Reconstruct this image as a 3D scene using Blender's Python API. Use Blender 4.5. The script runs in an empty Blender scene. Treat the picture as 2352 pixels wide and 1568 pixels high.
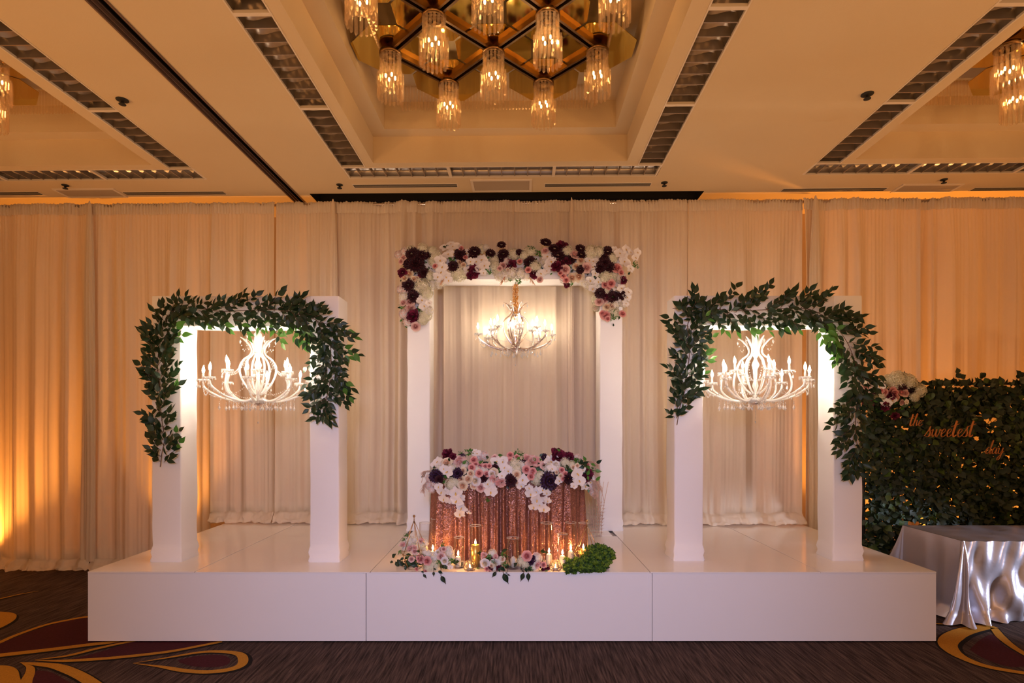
import bpy, math, random
from mathutils import Vector, Matrix, Quaternion, noise
random.seed(7)
PI = math.pi
scene = bpy.context.scene
COL = scene.collection

# ------------------------------------------------------------------ camera
F, CX, HY, EYE = 1300.0, 1176.0, 970.0, 1.897      # focal length in pixels, vanishing point, eye height
cam_data = bpy.data.cameras.new('camera')
cam_data.sensor_width = 36.0
cam_data.lens = 36.0 * F / 2352.0
cam_data.shift_y = (HY - 784.0) / 2352.0
cam_data.clip_end = 100
cam = bpy.data.objects.new('camera', cam_data)
cam.location = (0, 0, EYE)
cam.rotation_euler = (PI / 2, 0, 0)
COL.objects.link(cam)
scene.camera = cam

# ------------------------------------------------------------------ world, lights, exposure
world = bpy.data.worlds.new('hall_light')
scene.world = world
world.use_nodes = True
world.node_tree.nodes['Background'].inputs[0].default_value = (1.0, 0.58, 0.34, 1)
world.node_tree.nodes['Background'].inputs[1].default_value = 0.62
scene.view_settings.view_transform = 'Standard'
scene.view_settings.look = 'None'
scene.view_settings.exposure = 0.0
scene.view_settings.gamma = 1.0
scene.view_settings.use_curve_mapping = False
scene.cycles.sample_clamp_indirect = 4.0
scene.cycles.sample_clamp_direct = 0.0
scene.cycles.max_bounces = 7
scene.cycles.transparent_max_bounces = 18
scene.cycles.caustics_reflective = False
scene.cycles.caustics_refractive = False
try:
    scene.cycles.use_denoising = True
    scene.cycles.denoiser = 'OPENIMAGEDENOISE'
except Exception:
    pass

def light(name, kind, loc, energy, color, size=0.1, target=None, size_y=None, spot=None, blend=0.5, spread=None):
    d = bpy.data.lights.new(name, kind)
    d.energy = energy; d.color = color
    if kind == 'AREA':
        d.size = size
        if size_y: d.shape = 'RECTANGLE'; d.size_y = size_y
        if spread: d.spread = spread
    else:
        d.shadow_soft_size = size
    if kind == 'SPOT':
        d.spot_size = spot; d.spot_blend = blend
    o = bpy.data.objects.new(name, d); COL.objects.link(o); o.location = loc
    if target is not None:
        o.rotation_euler = (Vector(target) - Vector(loc)).to_track_quat('-Z', 'Y').to_euler()
    return o

# cool wash on the stage from the hall behind the camera
light('stage_wash_lamp', 'SPOT', (0.0, -1.6, 2.7), 880, (0.58, 0.64, 1.0), 0.35, (0, 4.9, 0.45), spot=math.radians(70), blend=1.0)
# warm lamps of the hall bay behind the camera
light('hall_lamp', 'AREA', (0.0, -0.5, 4.6), 45, (1.0, 0.55, 0.25), 5.0, (0, 0.5, 0), 2.0)
# amber uplights added out of view along the walls to brighten the ceiling
for x, y in ((-8.2, 4.4), (8.2, 4.4), (-8.2, 1.2), (8.2, 1.2), (-5.6, -2.6), (-1.9, -2.6), (1.9, -2.6), (5.6, -2.6)):
    light('added_ceiling_uplight', 'SPOT', (x, y, 0.15), 420, (1.0, 0.47, 0.15), 0.25, (x * .55, y * .6 + 1.2, 4.8), spot=math.radians(110), blend=1.0)
# amber uplights on the floor behind the drapes
UP = (1.0, 0.36, 0.05)
for x, e, cone in ((-6.9, 420, 120), (-4.3, 330, 72), (4.3, 330, 72), (5.4, 380, 80), (6.7, 420, 90)):
    light('amber_uplight', 'SPOT', (x, 7.56 - x * 0.0185, 0.12), e, UP, 0.06, (x, 7.40 - x * 0.0185, 4.8), spot=math.radians(cone), blend=0.8)
# cool lamp right of the frame over the silver table
light('cool_side_lamp', 'SPOT', (8.0, 3.6, 1.2), 900, (0.72, 0.80, 1.0), 0.16, (5.35, 5.43, 0.30), spot=math.radians(31), blend=0.5)

# ------------------------------------------------------------------ helpers
def at(px, py, Y):
    """world point at depth Y seen at pixel (px, py)"""
    return Vector(((px - CX) / F * Y, Y, EYE - (py - HY) / F * Y))

ROOM = -0.0180            # the hall is turned about one degree against the stage
def turn(o):
    o.rotation_euler = (0, 0, ROOM); return o
def room(x, y, z=0.0):
    """room frame -> world"""
    c, s = math.cos(ROOM), math.sin(ROOM)
    return Vector((c * x - s * y, s * x + c * y, z))
def rx_of(px, Yr):
    """room-frame x of pixel column px on the plane room-y = Yr"""
    u = (px - CX) / F
    c, s = math.cos(ROOM), math.sin(ROOM)
    dx, dy = c * u + s, -s * u + c
    return dx / dy * Yr
def on_ceiling(px, py):
    h = CEIL - EYE
    Y = F * h / (HY - py); X = (px - CX) / F * Y
    c, s = math.cos(ROOM), math.sin(ROOM)
    return c * X + s * Y, -s * X + c * Y
CEIL = 4.82

class MB:
    def __init__(self): self.v = []; self.f = []; self.m = []; self.s = []
    def add(self, vs, fs, mi=0, sm=False):
        b = len(self.v)
        self.v.extend([tuple(p) for p in vs])
        for f in fs:
            self.f.append(tuple(i + b for i in f)); self.m.append(mi); self.s.append(sm)
        return self
    def box(self, x0, x1, y0, y1, z0, z1, mi=0):
        vs = [(x0,y0,z0),(x1,y0,z0),(x1,y1,z0),(x0,y1,z0),(x0,y0,z1),(x1,y0,z1),(x1,y1,z1),(x0,y1,z1)]
        return self.add(vs, [(0,3,2,1),(4,5,6,7),(0,1,5,4),(1,2,6,5),(2,3,7,6),(3,0,4,7)], mi)
    def quad(self, a, b, c, d, mi=0): return self.add([a, b, c, d], [(0, 1, 2, 3)], mi)
    def grid(self, fn, nu, nv, mi=0, sm=True, wrap=False):
        vs = [fn(i / nu, j / nv) for j in range(nv + 1) for i in range(nu + (0 if wrap else 1))]
        w = nu if wrap else nu + 1
        fs = []
        for j in range(nv):
            for i in range(nu):
                i2 = (i + 1) % w if wrap else i + 1
                fs.append((j * w + i, j * w + i2, (j + 1) * w + i2, (j + 1) * w + i))
        return self.add(vs, fs, mi, sm)
    def tube(self, path, r, n=6, mi=0, caps=True, flat=1.0, sm=True):
        path = [Vector(p) for p in path]
        rs = r if isinstance(r, (list, tuple)) else [r] * len(path)
        t0 = (path[1] - path[0]).normalized()
        up = Vector((0, 0, 1)) if abs(t0.z) < 0.9 else Vector((0, 1, 0))
        a = t0.cross(up).normalized()
        vs = []
        for i, p in enumerate(path):
            if i == 0: t = path[1] - path[0]
            elif i == len(path) - 1: t = path[-1] - path[-2]
            else: t = path[i + 1] - path[i - 1]
            t.normalize()
            a = (a - t * a.dot(t))
            a = a.normalized() if a.length > 1e-6 else t.orthogonal().normalized()
            b = t.cross(a)
            for k in range(n):
                q = 2 * PI * k / n
                vs.append(p + a * math.cos(q) * rs[i] + b * math.sin(q) * rs[i] * flat)
        fs = []
        for i in range(len(path) - 1):
            for k in range(n):
                fs.append((i*n+k, i*n+(k+1) % n, (i+1)*n+(k+1) % n, (i+1)*n+k))
        if caps:
            fs.append(tuple(range(n - 1, -1, -1))); fs.append(tuple((len(path) - 1) * n + k for k in range(n)))
        return self.add(vs, fs, mi, sm)
    def lathe(self, prof, n=16, c=(0, 0, 0), mi=0, sm=True):
        vs = [(c[0] + r * math.cos(2*PI*k/n), c[1] + r * math.sin(2*PI*k/n), c[2] + z) for r, z in prof for k in range(n)]
        fs = [(i*n+k, i*n+(k+1) % n, (i+1)*n+(k+1) % n, (i+1)*n+k) for i in range(len(prof) - 1) for k in range(n)]
        return self.add(vs, fs, mi, sm)
    def ball(self, c, r, n=6, m=4, mi=0, sz=1.0):
        prof = [(max(1e-4, r * math.sin(PI * j / m)), -r * sz * math.cos(PI * j / m)) for j in range(m + 1)]
        return self.lathe(prof, n, c, mi)
    def gem(self, c, r, h, mi=0):
        x, y, z = c
        vs = [(x, y, z + h * .35), (x, y, z - h * .65)] + [(x + r*math.cos(k*PI/2), y + r*math.sin(k*PI/2), z) for k in range(4)]
        return self.add(vs, [(0, 2+k, 2+(k+1) % 4) for k in range(4)] + [(1, 2+(k+1) % 4, 2+k) for k in range(4)], mi)
    def mesh(self, name, mats):
        me = bpy.data.meshes.new(name)
        me.from_pydata(self.v, [], self.f)
        for m in (mats if isinstance(mats, (list, tuple)) else [mats]): me.materials.append(m)
        me.polygons.foreach_set('material_index', self.m)
        me.polygons.foreach_set('use_smooth', self.s)
        me.update()
        return me
    def build(self, name, mats, parent=None, loc=None):
        return put(name, self.mesh(name, mats), parent, loc)

def put(name, me, parent=None, loc=None, quat=None, scale=None):
    o = bpy.data.objects.new(name, me); COL.objects.link(o)
    if parent is not None: o.parent = parent
    if loc is not None: o.location = loc
    if quat is not None: o.rotation_mode = 'QUATERNION'; o.rotation_quaternion = quat
    if scale is not None: o.scale = (scale,) * 3 if isinstance(scale, (int, float)) else scale
    return o

def tag(o, label=None, cat=None, group=None, kind=None):
    if label: o['label'] = label
    if cat: o['category'] = cat
    if group: o['group'] = group
    if kind: o['kind'] = kind
    return o
def empty(name, loc, label, cat, group=None):
    o = bpy.data.objects.new(name, None); COL.objects.link(o)
    o.location = loc; o.empty_display_size = 0.1
    return tag(o, label, cat, group)
def copy_tree(o, parent=None):
    c = o.copy(); COL.objects.link(c)
    if parent is not None: c.parent = parent
    for ch in list(o.children): copy_tree(ch, c)
    return c
def catmull(pts, n=6):
    P = [Vector(p) for p in pts]
    P = [P[0] * 2 - P[1]] + P + [P[-1] * 2 - P[-2]]
    out = []
    for i in range(1, len(P) - 2):
        for k in range(n):
            t = k / n
            out.append(0.5 * ((2*P[i]) + (P[i+1]-P[i-1])*t + (2*P[i-1]-5*P[i]+4*P[i+1]-P[i+2])*t*t + (3*P[i]-P[i-1]-3*P[i+1]+P[i+2])*t**3))
    out.append(P[-2].copy())
    return out
def face_quat(d, spin=0.0):
    return Vector(d).to_track_quat('Z', 'Y') @ Quaternion((0, 0, 1), spin)

# ------------------------------------------------------------------ materials
def mat(name, col, rough=0.6, metal=0.0, var=0.0, vscale=8.0, bump=0.0, bscale=60.0, sheen=0.0, trans=0.0,
        spec=0.5, emit=None, estr=0.0, coat=0.0, stretch=None):
    m = bpy.data.materials.new(name); m.use_nodes = True
    nt = m.node_tree; N, L = nt.nodes, nt.links
    p = N['Principled BSDF']; out = N['Material Output']
    p.inputs['Base Color'].default_value = (*col, 1)
    p.inputs['Roughness'].default_value = rough
    p.inputs['Metallic'].default_value = metal
    p.inputs['Specular IOR Level'].default_value = spec
    if coat: p.inputs['Coat Weight'].default_value = coat
    if sheen: p.inputs['Sheen Weight'].default_value = sheen
    if emit: p.inputs['Emission Color'].default_value = (*emit, 1); p.inputs['Emission Strength'].default_value = estr
    tc = N.new('ShaderNodeTexCoord'); mp = N.new('ShaderNodeMapping')
    L.new(tc.outputs['Object'], mp.inputs[0])
    if stretch: mp.inputs['Scale'].default_value = stretch
    colsock = None
    if var:
        t = N.new('ShaderNodeTexNoise'); t.inputs['Scale'].default_value = vscale; t.inputs['Detail'].default_value = 4
        L.new(mp.outputs[0], t.inputs[0])
        mx = N.new('ShaderNodeMix'); mx.data_type = 'RGBA'
        L.new(t.outputs['Fac'], mx.inputs['Factor'])
        mx.inputs['A'].default_value = (*[max(0, c * (1 - var)) for c in col], 1)
        mx.inputs['B'].default_value = (*[min(1, c * (1 + var)) for c in col], 1)
        L.new(mx.outputs['Result'], p.inputs['Base Color']); colsock = mx.outputs['Result']
    if bump:
        t = N.new('ShaderNodeTexNoise'); t.inputs['Scale'].default_value = bscale; t.inputs['Detail'].default_value = 3
        L.new(mp.outputs[0], t.inputs[0])
        b = N.new('ShaderNodeBump'); b.inputs['Strength'].default_value = bump; b.inputs['Distance'].default_value = 0.01
        L.new(t.outputs['Fac'], b.inputs['Height']); L.new(b.outputs[0], p.inputs['Normal'])
    if trans:
        tr = N.new('ShaderNodeBsdfTranslucent'); tr.inputs[0].default_value = (*col, 1)
        if colsock: L.new(colsock, tr.inputs[0])
        ms = N.new('ShaderNodeMixShader'); ms.inputs[0].default_value = trans
        L.new(p.outputs[0], ms.inputs[1]); L.new(tr.outputs[0], ms.inputs[2]); L.new(ms.outputs[0], out.inputs[0])
    return m
def emitter(name, col, strength, sample='AUTO'):
    m = bpy.data.materials.new(name); m.use_nodes = True
    N = m.node_tree.nodes; N.remove(N['Principled BSDF'])
    e = N.new('ShaderNodeEmission'); e.inputs[0].default_value = (*col, 1); e.inputs[1].default_value = strength
    m.node_tree.links.new(e.outputs[0], N['Material Output'].inputs[0])
    try: m.cycles.emission_sampling = sample
    except Exception: pass
    return m
def crystal(name, tint=(1, 1, 1), clear=0.5, gloss=0.3, rough=0.08, body=(0.9, 0.9, 0.9)):
    """clear cut glass: lets light through, glints, and scatters a little"""
    m = bpy.data.materials.new(name); m.use_nodes = True
    nt = m.node_tree; N, L = nt.nodes, nt.links
    N.remove(N['Principled BSDF'])
    t = N.new('ShaderNodeBsdfTransparent'); t.inputs[0].default_value = (*tint, 1)
    g = N.new('ShaderNodeBsdfGlossy'); g.inputs['Roughness'].default_value = rough; g.inputs[0].default_value = (*body, 1)
    d0 = N.new('ShaderNodeBsdfTranslucent'); d0.inputs[0].default_value = (*body, 1)
    d1 = N.new('ShaderNodeBsdfDiffuse'); d1.inputs[0].default_value = (*body, 1)
    d = N.new('ShaderNodeMixShader'); L.new(d0.outputs[0], d.inputs[1]); L.new(d1.outputs[0], d.inputs[2])
    m1 = N.new('ShaderNodeMixShader'); m2 = N.new('ShaderNodeMixShader')
    fc = N.new('ShaderNodeLayerWeight'); fc.inputs[0].default_value = 0.5
    lw = N.new('ShaderNodeMath'); lw.operation = 'POWER'; lw.inputs[1].default_value = 3.5
    L.new(fc.outputs['Facing'], lw.inputs[0])
    ad = N.new('ShaderNodeMath'); ad.operation = 'MULTIPLY_ADD'; ad.inputs[1].default_value = 0.8; ad.inputs[2].default_value = gloss; ad.use_clamp = True
    L.new(lw.outputs[0], ad.inputs[0])
    m1.inputs[0].default_value = 1 - clear
    L.new(t.outputs[0], m1.inputs[1]); L.new(d.outputs[0], m1.inputs[2])
    L.new(ad.outputs[0], m2.inputs[0]); L.new(m1.outputs[0], m2.inputs[1]); L.new(g.outputs[0], m2.inputs[2])
    L.new(m2.outputs[0], N['Material Output'].inputs[0])
    return m

M_ceiling = mat('painted_plaster', (0.66, 0.52, 0.33), 0.85, var=0.03, vscale=1.5, bump=0.15, bscale=120)
M_wall = mat('tan_wall', (0.6, 0.48, 0.34), 0.8, var=0.04)
M_dark = mat('black_recess', (0.012, 0.011, 0.01), 0.7)
M_track = mat('brown_metal_track', (0.16, 0.10, 0.08), 0.45, 0.3)
M_louver = mat('louver_metal', (0.42, 0.37, 0.32), 0.28, 0.85, var=0.15, vscale=14)
M_louver_edge = mat('louver_blade_metal', (0.46, 0.39, 0.33), 0.35, 0.8)
M_frame = mat('painted_light_frame', (0.72, 0.62, 0.5), 0.5)
M_grille = mat('beige_grille', (0.42, 0.33, 0.24), 0.7, bump=0.3, bscale=300)
M_brass = mat('dark_brass', (0.20, 0.115, 0.05), 0.32, 1.0)
M_mirror = mat('gold_mirror', (0.62, 0.42, 0.08), 0.06, 1.0)
M_prism = crystal('amber_prism_glass', (1, 0.95, 0.86), 0.86, 0.05, 0.10, (1, 0.84, 0.66))
M_glow = emitter('warm_filament', (1, 0.62, 0.25), 34, 'NONE')
M_drape = mat('ivory_sheer_fabric', (0.84, 0.72, 0.58), 0.8, var=0.05, vscale=3, bump=0.1, bscale=400, trans=0.38, stretch=(1, 1, .05))
M_header = mat('ivory_sheer_header', (0.80, 0.69, 0.56), 0.85, var=0.05, vscale=20, bump=0.5, bscale=60, trans=0.25, stretch=(1, 1, .3))
M_spandex = mat('white_stretch_fabric', (0.86, 0.85, 0.87), 0.62, var=0.015, vscale=2, bump=0.12, bscale=9, trans=0.04, stretch=(1, 1, 2.5))
M_stage_front = mat('white_stage_panel', (0.80, 0.79, 0.82), 0.5, var=0.012, vscale=4)
M_stage_top = mat('glossy_white_sheet', (0.84, 0.80, 0.78), 0.12, var=0.02, vscale=3, spec=0.6)
M_seam = mat('grey_seam', (0.3, 0.27, 0.27), 0.7)
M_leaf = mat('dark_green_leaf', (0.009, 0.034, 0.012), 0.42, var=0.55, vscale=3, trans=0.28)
M_leaf_light = mat('fresh_and_lit_leaf', (0.07, 0.21, 0.035), 0.4, var=0.4, vscale=4, trans=0.3)  # lighter green; in the garlands it paints chandelier light onto leaves
M_hedge_leaf = mat('hedge_leaf', (0.014, 0.028, 0.008), 0.55, var=0.7, vscale=2, trans=0.12)
M_twig = mat('brown_twig', (0.10, 0.045, 0.03), 0.7)
M_bulb = emitter('white_bulb', (1.0, 0.80, 0.60), 320)
M_bulb_dim = emitter('white_bulb_dim', (1.0, 0.78, 0.55), 200)
M_flame = emitter('candle_flame', (1.0, 0.45, 0.12), 420)
M_crystal = crystal('chandelier_crystal', (1, 1, 1), 0.25, 0.15, 0.06, (1, 1, 1))
M_glassarm = crystal('chandelier_glass_arm', (1, 0.97, 0.94), 0.2, 0.08, 0.1, (1, 1, 1))
M_glass = crystal('clear_candle_glass', (0.985, 0.985, 0.985), 1.0, 0.0, 0.03)
M_chrome = mat('chandelier_chrome', (0.7, 0.6, 0.55), 0.2, 1.0)
M_candle = mat('white_wax', (0.9, 0.86, 0.8), 0.5, trans=0.3)
M_sleeve = mat('white_candle_sleeve', (0.95, 0.9, 0.85), 0.5, trans=0.4)
M_goldwax = mat('gold_candle', (0.75, 0.5, 0.14), 0.35, 0.85)
M_goldwire = mat('gold_wire', (0.55, 0.36, 0.2), 0.3, 1.0)
M_satin_mesh = None
def sequins():
    m = bpy.data.materials.new('rose_gold_sequins'); m.use_nodes = True
    nt = m.node_tree; N, L = nt.nodes, nt.links; p = N['Principled BSDF']
    tc = N.new('ShaderNodeTexCoord')
    v = N.new('ShaderNodeTexVoronoi'); v.inputs['Scale'].default_value = 300
    L.new(tc.outputs['Object'], v.inputs['Vector'])
    sub = N.new('ShaderNodeVectorMath'); sub.operation = 'SUBTRACT'; sub.inputs[1].default_value = (0.5, 0.5, 0.5)
    L.new(v.outputs['Color'], sub.inputs[0])
    sc = N.new('ShaderNodeVectorMath'); sc.operation = 'SCALE'; sc.inputs['Scale'].default_value = 1.0
    L.new(sub.outputs[0], sc.inputs[0])
    g = N.new('ShaderNodeNewGeometry')
    ad = N.new('ShaderNodeVectorMath'); ad.operation = 'ADD'
    L.new(g.outputs['Normal'], ad.inputs[0]); L.new(sc.outputs[0], ad.inputs[1])
    nm = N.new('ShaderNodeVectorMath'); nm.operation = 'NORMALIZE'
    L.new(ad.outputs[0], nm.inputs[0]); L.new(nm.outputs[0], p.inputs['Normal'])
    rp = N.new('ShaderNodeValToRGB'); rp.color_ramp.elements[0].color = (0.11, 0.035, 0.028, 1); rp.color_ramp.elements[1].color = (0.56, 0.28, 0.23, 1)
    sx = N.new('ShaderNodeSeparateColor'); L.new(v.outputs['Color'], sx.inputs[0]); L.new(sx.outputs[0], rp.inputs[0])
    L.new(rp.outputs[0], p.inputs['Base Color'])
    p.inputs['Metallic'].default_value = 0.75; p.inputs['Roughness'].default_value = 0.3
    return m
M_sequin = sequins()
M_satin = mat('silver_satin', (0.52, 0.50, 0.58), 0.30, 0.60, bump=0.5, bscale=6)

def carpet():
    m = bpy.data.materials.new('brown_streaked_carpet'); m.use_nodes = True
    nt = m.node_tree; N, L = nt.nodes, nt.links; p = N['Principled BSDF']
    tc = N.new('ShaderNodeTexCoord'); mp = N.new('ShaderNodeMapping')
    mp.inputs['Rotation'].default_value = (0, 0, math.radians(-28)); mp.inputs['Scale'].default_value = (60, 3.5, 1)
    L.new(tc.outputs['Object'], mp.inputs[0])
    n1 = N.new('ShaderNodeTexNoise'); n1.inputs['Scale'].default_value = 1.0; n1.inputs['Detail'].default_value = 5
    L.new(mp.outputs[0], n1.inputs[0])
    n2 = N.new('ShaderNodeTexNoise'); n2.inputs['Scale'].default_value = 260
    L.new(tc.outputs['Object'], n2.inputs[0])
    mu = N.new('ShaderNodeMath'); mu.operation = 'MULTIPLY'
    L.new(n1.outputs['Fac'], mu.inputs[0]); L.new(n2.outputs['Fac'], mu.inputs[1])
    rp = N.new('ShaderNodeValToRGB')
    rp.color_ramp.elements[0].position = 0.17; rp.color_ramp.elements[0].color = (0.017, 0.012, 0.011, 1)
    rp.color_ramp.elements[1].position = 0.42; rp.color_ramp.elements[1].color = (0.14, 0.09, 0.078, 1)
    L.new(mu.outputs[0], rp.inputs[0]); L.new(rp.outputs[0], p.inputs['Base Color'])
    p.inputs['Roughness'].default_value = 0.95; p.inputs['Specular IOR Level'].default_value = 0.1
    b = N.new('ShaderNodeBump'); b.inputs['Strength'].default_value = 0.4; b.inputs['Distance'].default_value = 0.004
    L.new(n2.outputs['Fac'], b.inputs['Height']); L.new(b.outputs[0], p.inputs['Normal'])
    return m
M_carpet = carpet()
M_cgold = mat('gold_carpet_yarn', (0.42, 0.20, 0.025), 0.95, var=0.35, vscale=90, bump=0.3, bscale=250, spec=0.1)
M_cplum = mat('plum_carpet_yarn', (0.055, 0.012, 0.018), 0.95, var=0.5, vscale=60, bump=0.3, bscale=250, spec=0.1)
M_cblack = mat('black_carpet_yarn', (0.012, 0.010, 0.010), 0.95, spec=0.1)

# ================================================================== THE HALL
XW = 8.8
floor = MB().box(-XW - 1, XW + 1, -3.2, 8.6, -0.1, 0).build('floor', M_carpet); tag(floor, kind='structure')
wall_back = turn(MB().box(-XW, XW, 8.0, 8.15, 0, CEIL).build('wall_back', M_wall)); tag(wall_back, kind='structure')
for nm, x in (('wall_left', -XW - .15), ('wall_right', XW)):
    w = turn(MB().box(x, x + .15, -3, 8.15, 0, CEIL).build(nm, M_wall)); tag(w, kind='structure')

# carpet swirls, each a flat inlay of the floor
def fpt(zx, zy, org, sc, z):
    px, py = org[0] + zx / sc, org[1] + zy / sc
    Y = F * EYE / (py - HY)
    return Vector(((px - CX) / F * Y, Y, z))
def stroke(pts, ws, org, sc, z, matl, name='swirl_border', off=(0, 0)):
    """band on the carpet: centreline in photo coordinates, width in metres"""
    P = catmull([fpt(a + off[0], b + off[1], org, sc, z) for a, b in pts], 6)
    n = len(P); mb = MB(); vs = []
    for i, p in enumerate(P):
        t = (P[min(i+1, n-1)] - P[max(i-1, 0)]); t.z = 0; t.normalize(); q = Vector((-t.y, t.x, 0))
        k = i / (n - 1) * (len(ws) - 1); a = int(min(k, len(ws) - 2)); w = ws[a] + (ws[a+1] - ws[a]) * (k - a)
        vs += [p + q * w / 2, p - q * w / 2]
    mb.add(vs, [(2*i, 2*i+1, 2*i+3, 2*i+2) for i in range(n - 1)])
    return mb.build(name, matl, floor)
def fill(pts, org, sc, z, matl, name='swirl_fill'):
    P = catmull([fpt(a, b, org, sc, z) for a, b in pts] , 4)
    c = sum(P, Vector()) / len(P)
    n = len(P)
    return MB().add(P, [tuple(range(n))]).build(name, matl, floor)
L3 = ((0, 1200), 3.92)
def gold(pts, ws, o=L3, sh=(6, 7)):
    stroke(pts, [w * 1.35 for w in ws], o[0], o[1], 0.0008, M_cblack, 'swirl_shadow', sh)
    stroke(pts, ws, o[0], o[1], 0.0024, M_cgold)
fill([(-150,1150),(0,1085),(400,940),(800,852),(1250,900),(1150,1060),(800,1105),(400,1150),(-150,1210),(-150,1180)], *L3, 0.0014, M_cplum)
gold([(-150,1145),(0,1078),(150,1012),(400,925),(600,880),(800,848),(1100,840)], [.05,.05,.05,.045])
gold([(-150,1215),(0,1195),(400,1150),(800,1100),(1050,1068),(1250,1000)], [.085,.08,.07,.05])
fill([(640,1230),(900,1165),(1100,1100),(1300,1060),(1900,1060),(1950,1082),(1500,1165),(1050,1215),(700,1235)], *L3, 0.0015, M_cplum)
gold([(315,1236),(600,1200),(850,1140),(1050,1095),(1230,1060)], [.005,.05,.05,.05])
gold([(315,1240),(520,1246),(700,1240),(1050,1215),(1500,1165),(1800,1110),(2000,1070)], [.005,.05,.055,.05,.045])
fill([(1600,1240),(1750,1205),(1950,1190),(2060,1215),(2060,1270),(1950,1300),(1750,1295),(1620,1262)], *L3, 0.0016, M_cplum)
gold([(1200,1266),(1500,1218),(1800,1168),(2000,1163),(2150,1183),(2190,1235),(2160,1290),(2040,1328),(1850,1345),(1650,1332),(1450,1298),(1200,1268)], [.005,.04,.05,.075,.075,.06,.05,.005], sh=(22, 6))
fill([(330,1330),(450,1345),(560,1400),(640,1470),(250,1470)], *L3, 0.0016, M_cplum)
gold([(180,1260),(320,1272),(500,1292),(640,1340),(760,1400),(880,1480)], [.005,.06,.085,.085,.085])
gold([(190,1262),(265,1300),(270,1350),(240,1420),(230,1480)], [.005,.05,.07,.07])
for pts in ([(-120,1290),(60,1288),(150,1320),(175,1380),(170,1480),(-120,1480)], [(-140,800),(20,803),(120,815),(150,840),(120,885),(0,950),(-140,990)]):
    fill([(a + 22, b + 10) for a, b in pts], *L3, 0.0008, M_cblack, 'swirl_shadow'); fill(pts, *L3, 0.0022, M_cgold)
gold([(-60,700),(60,672),(180,645),(350,615)], [.03,.035,.025,.005])
R3 = ((1950, 1180), 4.042)
fill([(1200,1180),(1330,1120),(1450,1230),(1700,1380),(1500,1420),(1250,1340),(1120,1260)], *R3, 0.0016, M_cplum)
gold([(1330,1040),(1150,1070),(1000,1120),(915,1200),(980,1290),(1150,1375),(1350,1432),(1700,1490)], [.10,.13,.15,.13,.085,.07,.06], R3, sh=(10, 6))
gold([(1345,1060),(1420,1150),(1540,1245),(1750,1370)], [.06,.075,.06,.05], R3)
gold([(780,1018),(950,1022),(1120,1008)], [.03,.04,.03], R3)

# ---- ceiling with coffers, light troughs, partition track and back slot (room frame)
PITCH = 5.38
BAYS = (-PITCH, 0.0, PITCH)
TX0, TX1, TY1 = -2.075, 1.595, 6.74        # outer edges of the light troughs round one coffer
TW = 0.285
YN = 0.6                                    # near end of the coffers
CX0, CX1, CY1 = -1.68, 1.175, 6.35
holes = []
for b in BAYS:
    holes.append((TX0 + b, TX0 + TW + b, YN + .2, TY1 - TW))
    holes.append((TX1 - TW + b, TX1 + b, YN + .2, TY1 - TW))
    holes.append((TX0 + b, TX1 + b, TY1 - TW, TY1))
    holes.append((CX0 + b, CX1 + b, YN, CY1))
holes.append((-3.01, -2.885, -3.0, 7.6))
holes.append((-2.72, 2.30, 7.19, 7.55))
xs = sorted({-XW, XW, *[h[0] for h in holes], *[h[1] for h in holes]})
ys = sorted({-3.0, 8.15, *[h[2] for h in holes], *[h[3] for h in holes]})
mb = MB()
for i in range(len(xs) - 1):
    for j in range(len(ys) - 1):
        cx, cy = (xs[i] + xs[i+1]) / 2, (ys[j] + ys[j+1]) / 2
        if any(h[0] < cx < h[1] and h[2] < cy < h[3] for h in holes): continue
        mb.quad((xs[i], ys[j], CEIL), (xs[i], ys[j+1], CEIL), (xs[i+1], ys[j+1], CEIL), (xs[i+1], ys[j], CEIL))
ceiling = turn(mb.build('ceiling', M_ceiling)); tag(ceiling, kind='structure')
def open_box(mb, x0, x1, y0, y1, z0, z1, mi=0, top=True):
    mb.quad((x0,y0,z0),(x1,y0,z0),(x1,y0,z1),(x0,y0,z1), mi); mb.quad((x0,y1,z0),(x0,y1,z1),(x1,y1,z1),(x1,y1,z0), mi)
    mb.quad((x0,y0,z0),(x0,y0,z1),(x0,y1,z1),(x0,y1,z0), mi); mb.quad((x1,y0,z0),(x1,y1,z0),(x1,y1,z1),(x1,y0,z1), mi)
    if top: mb.quad((x0,y0,z1),(x1,y0,z1),(x1,y1,z1),(x0,y1,z1), mi)
Z1, Z2 = CEIL + 0.296, CEIL + 0.592
IX0, IX1, IY0, IY1 = -1.513, 1.020, YN + .17, 6.185
for b in BAYS:
    mb = MB()
    open_box(mb, CX0 + b, CX1 + b, YN, CY1, CEIL, Z1, 0, False)
    a0, a1, c0, c1 = CX0 + b, CX1 + b, IX0 + b, IX1 + b
    mb.quad((a0,YN,Z1),(a1,YN,Z1),(c1,IY0,Z1),(c0,IY0,Z1)); mb.quad((a0,CY1,Z1),(c0,IY1,Z1),(c1,IY1,Z1),(a1,CY1,Z1))
    mb.quad((a0,YN,Z1),(c0,IY0,Z1),(c0,IY1,Z1),(a0,CY1,Z1)); mb.quad((a1,YN,Z1),(a1,CY1,Z1),(c1,IY1,Z1),(c1,IY0,Z1))
    open_box(mb, c0, c1, IY0, IY1, Z1, Z2)
    mb.build('coffer', M_ceiling, ceiling)
mb = MB(); open_box(mb, -2.72, 2.30, 7.19, 7.55, CEIL, CEIL + .3); mb.build('back_slot', M_dark, ceiling)
mb = MB(); open_box(mb, -3.01, -2.885, -3.0, 7.6, CEIL, CEIL + .12); mb.build('track_slot', M_dark, ceiling)
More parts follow.
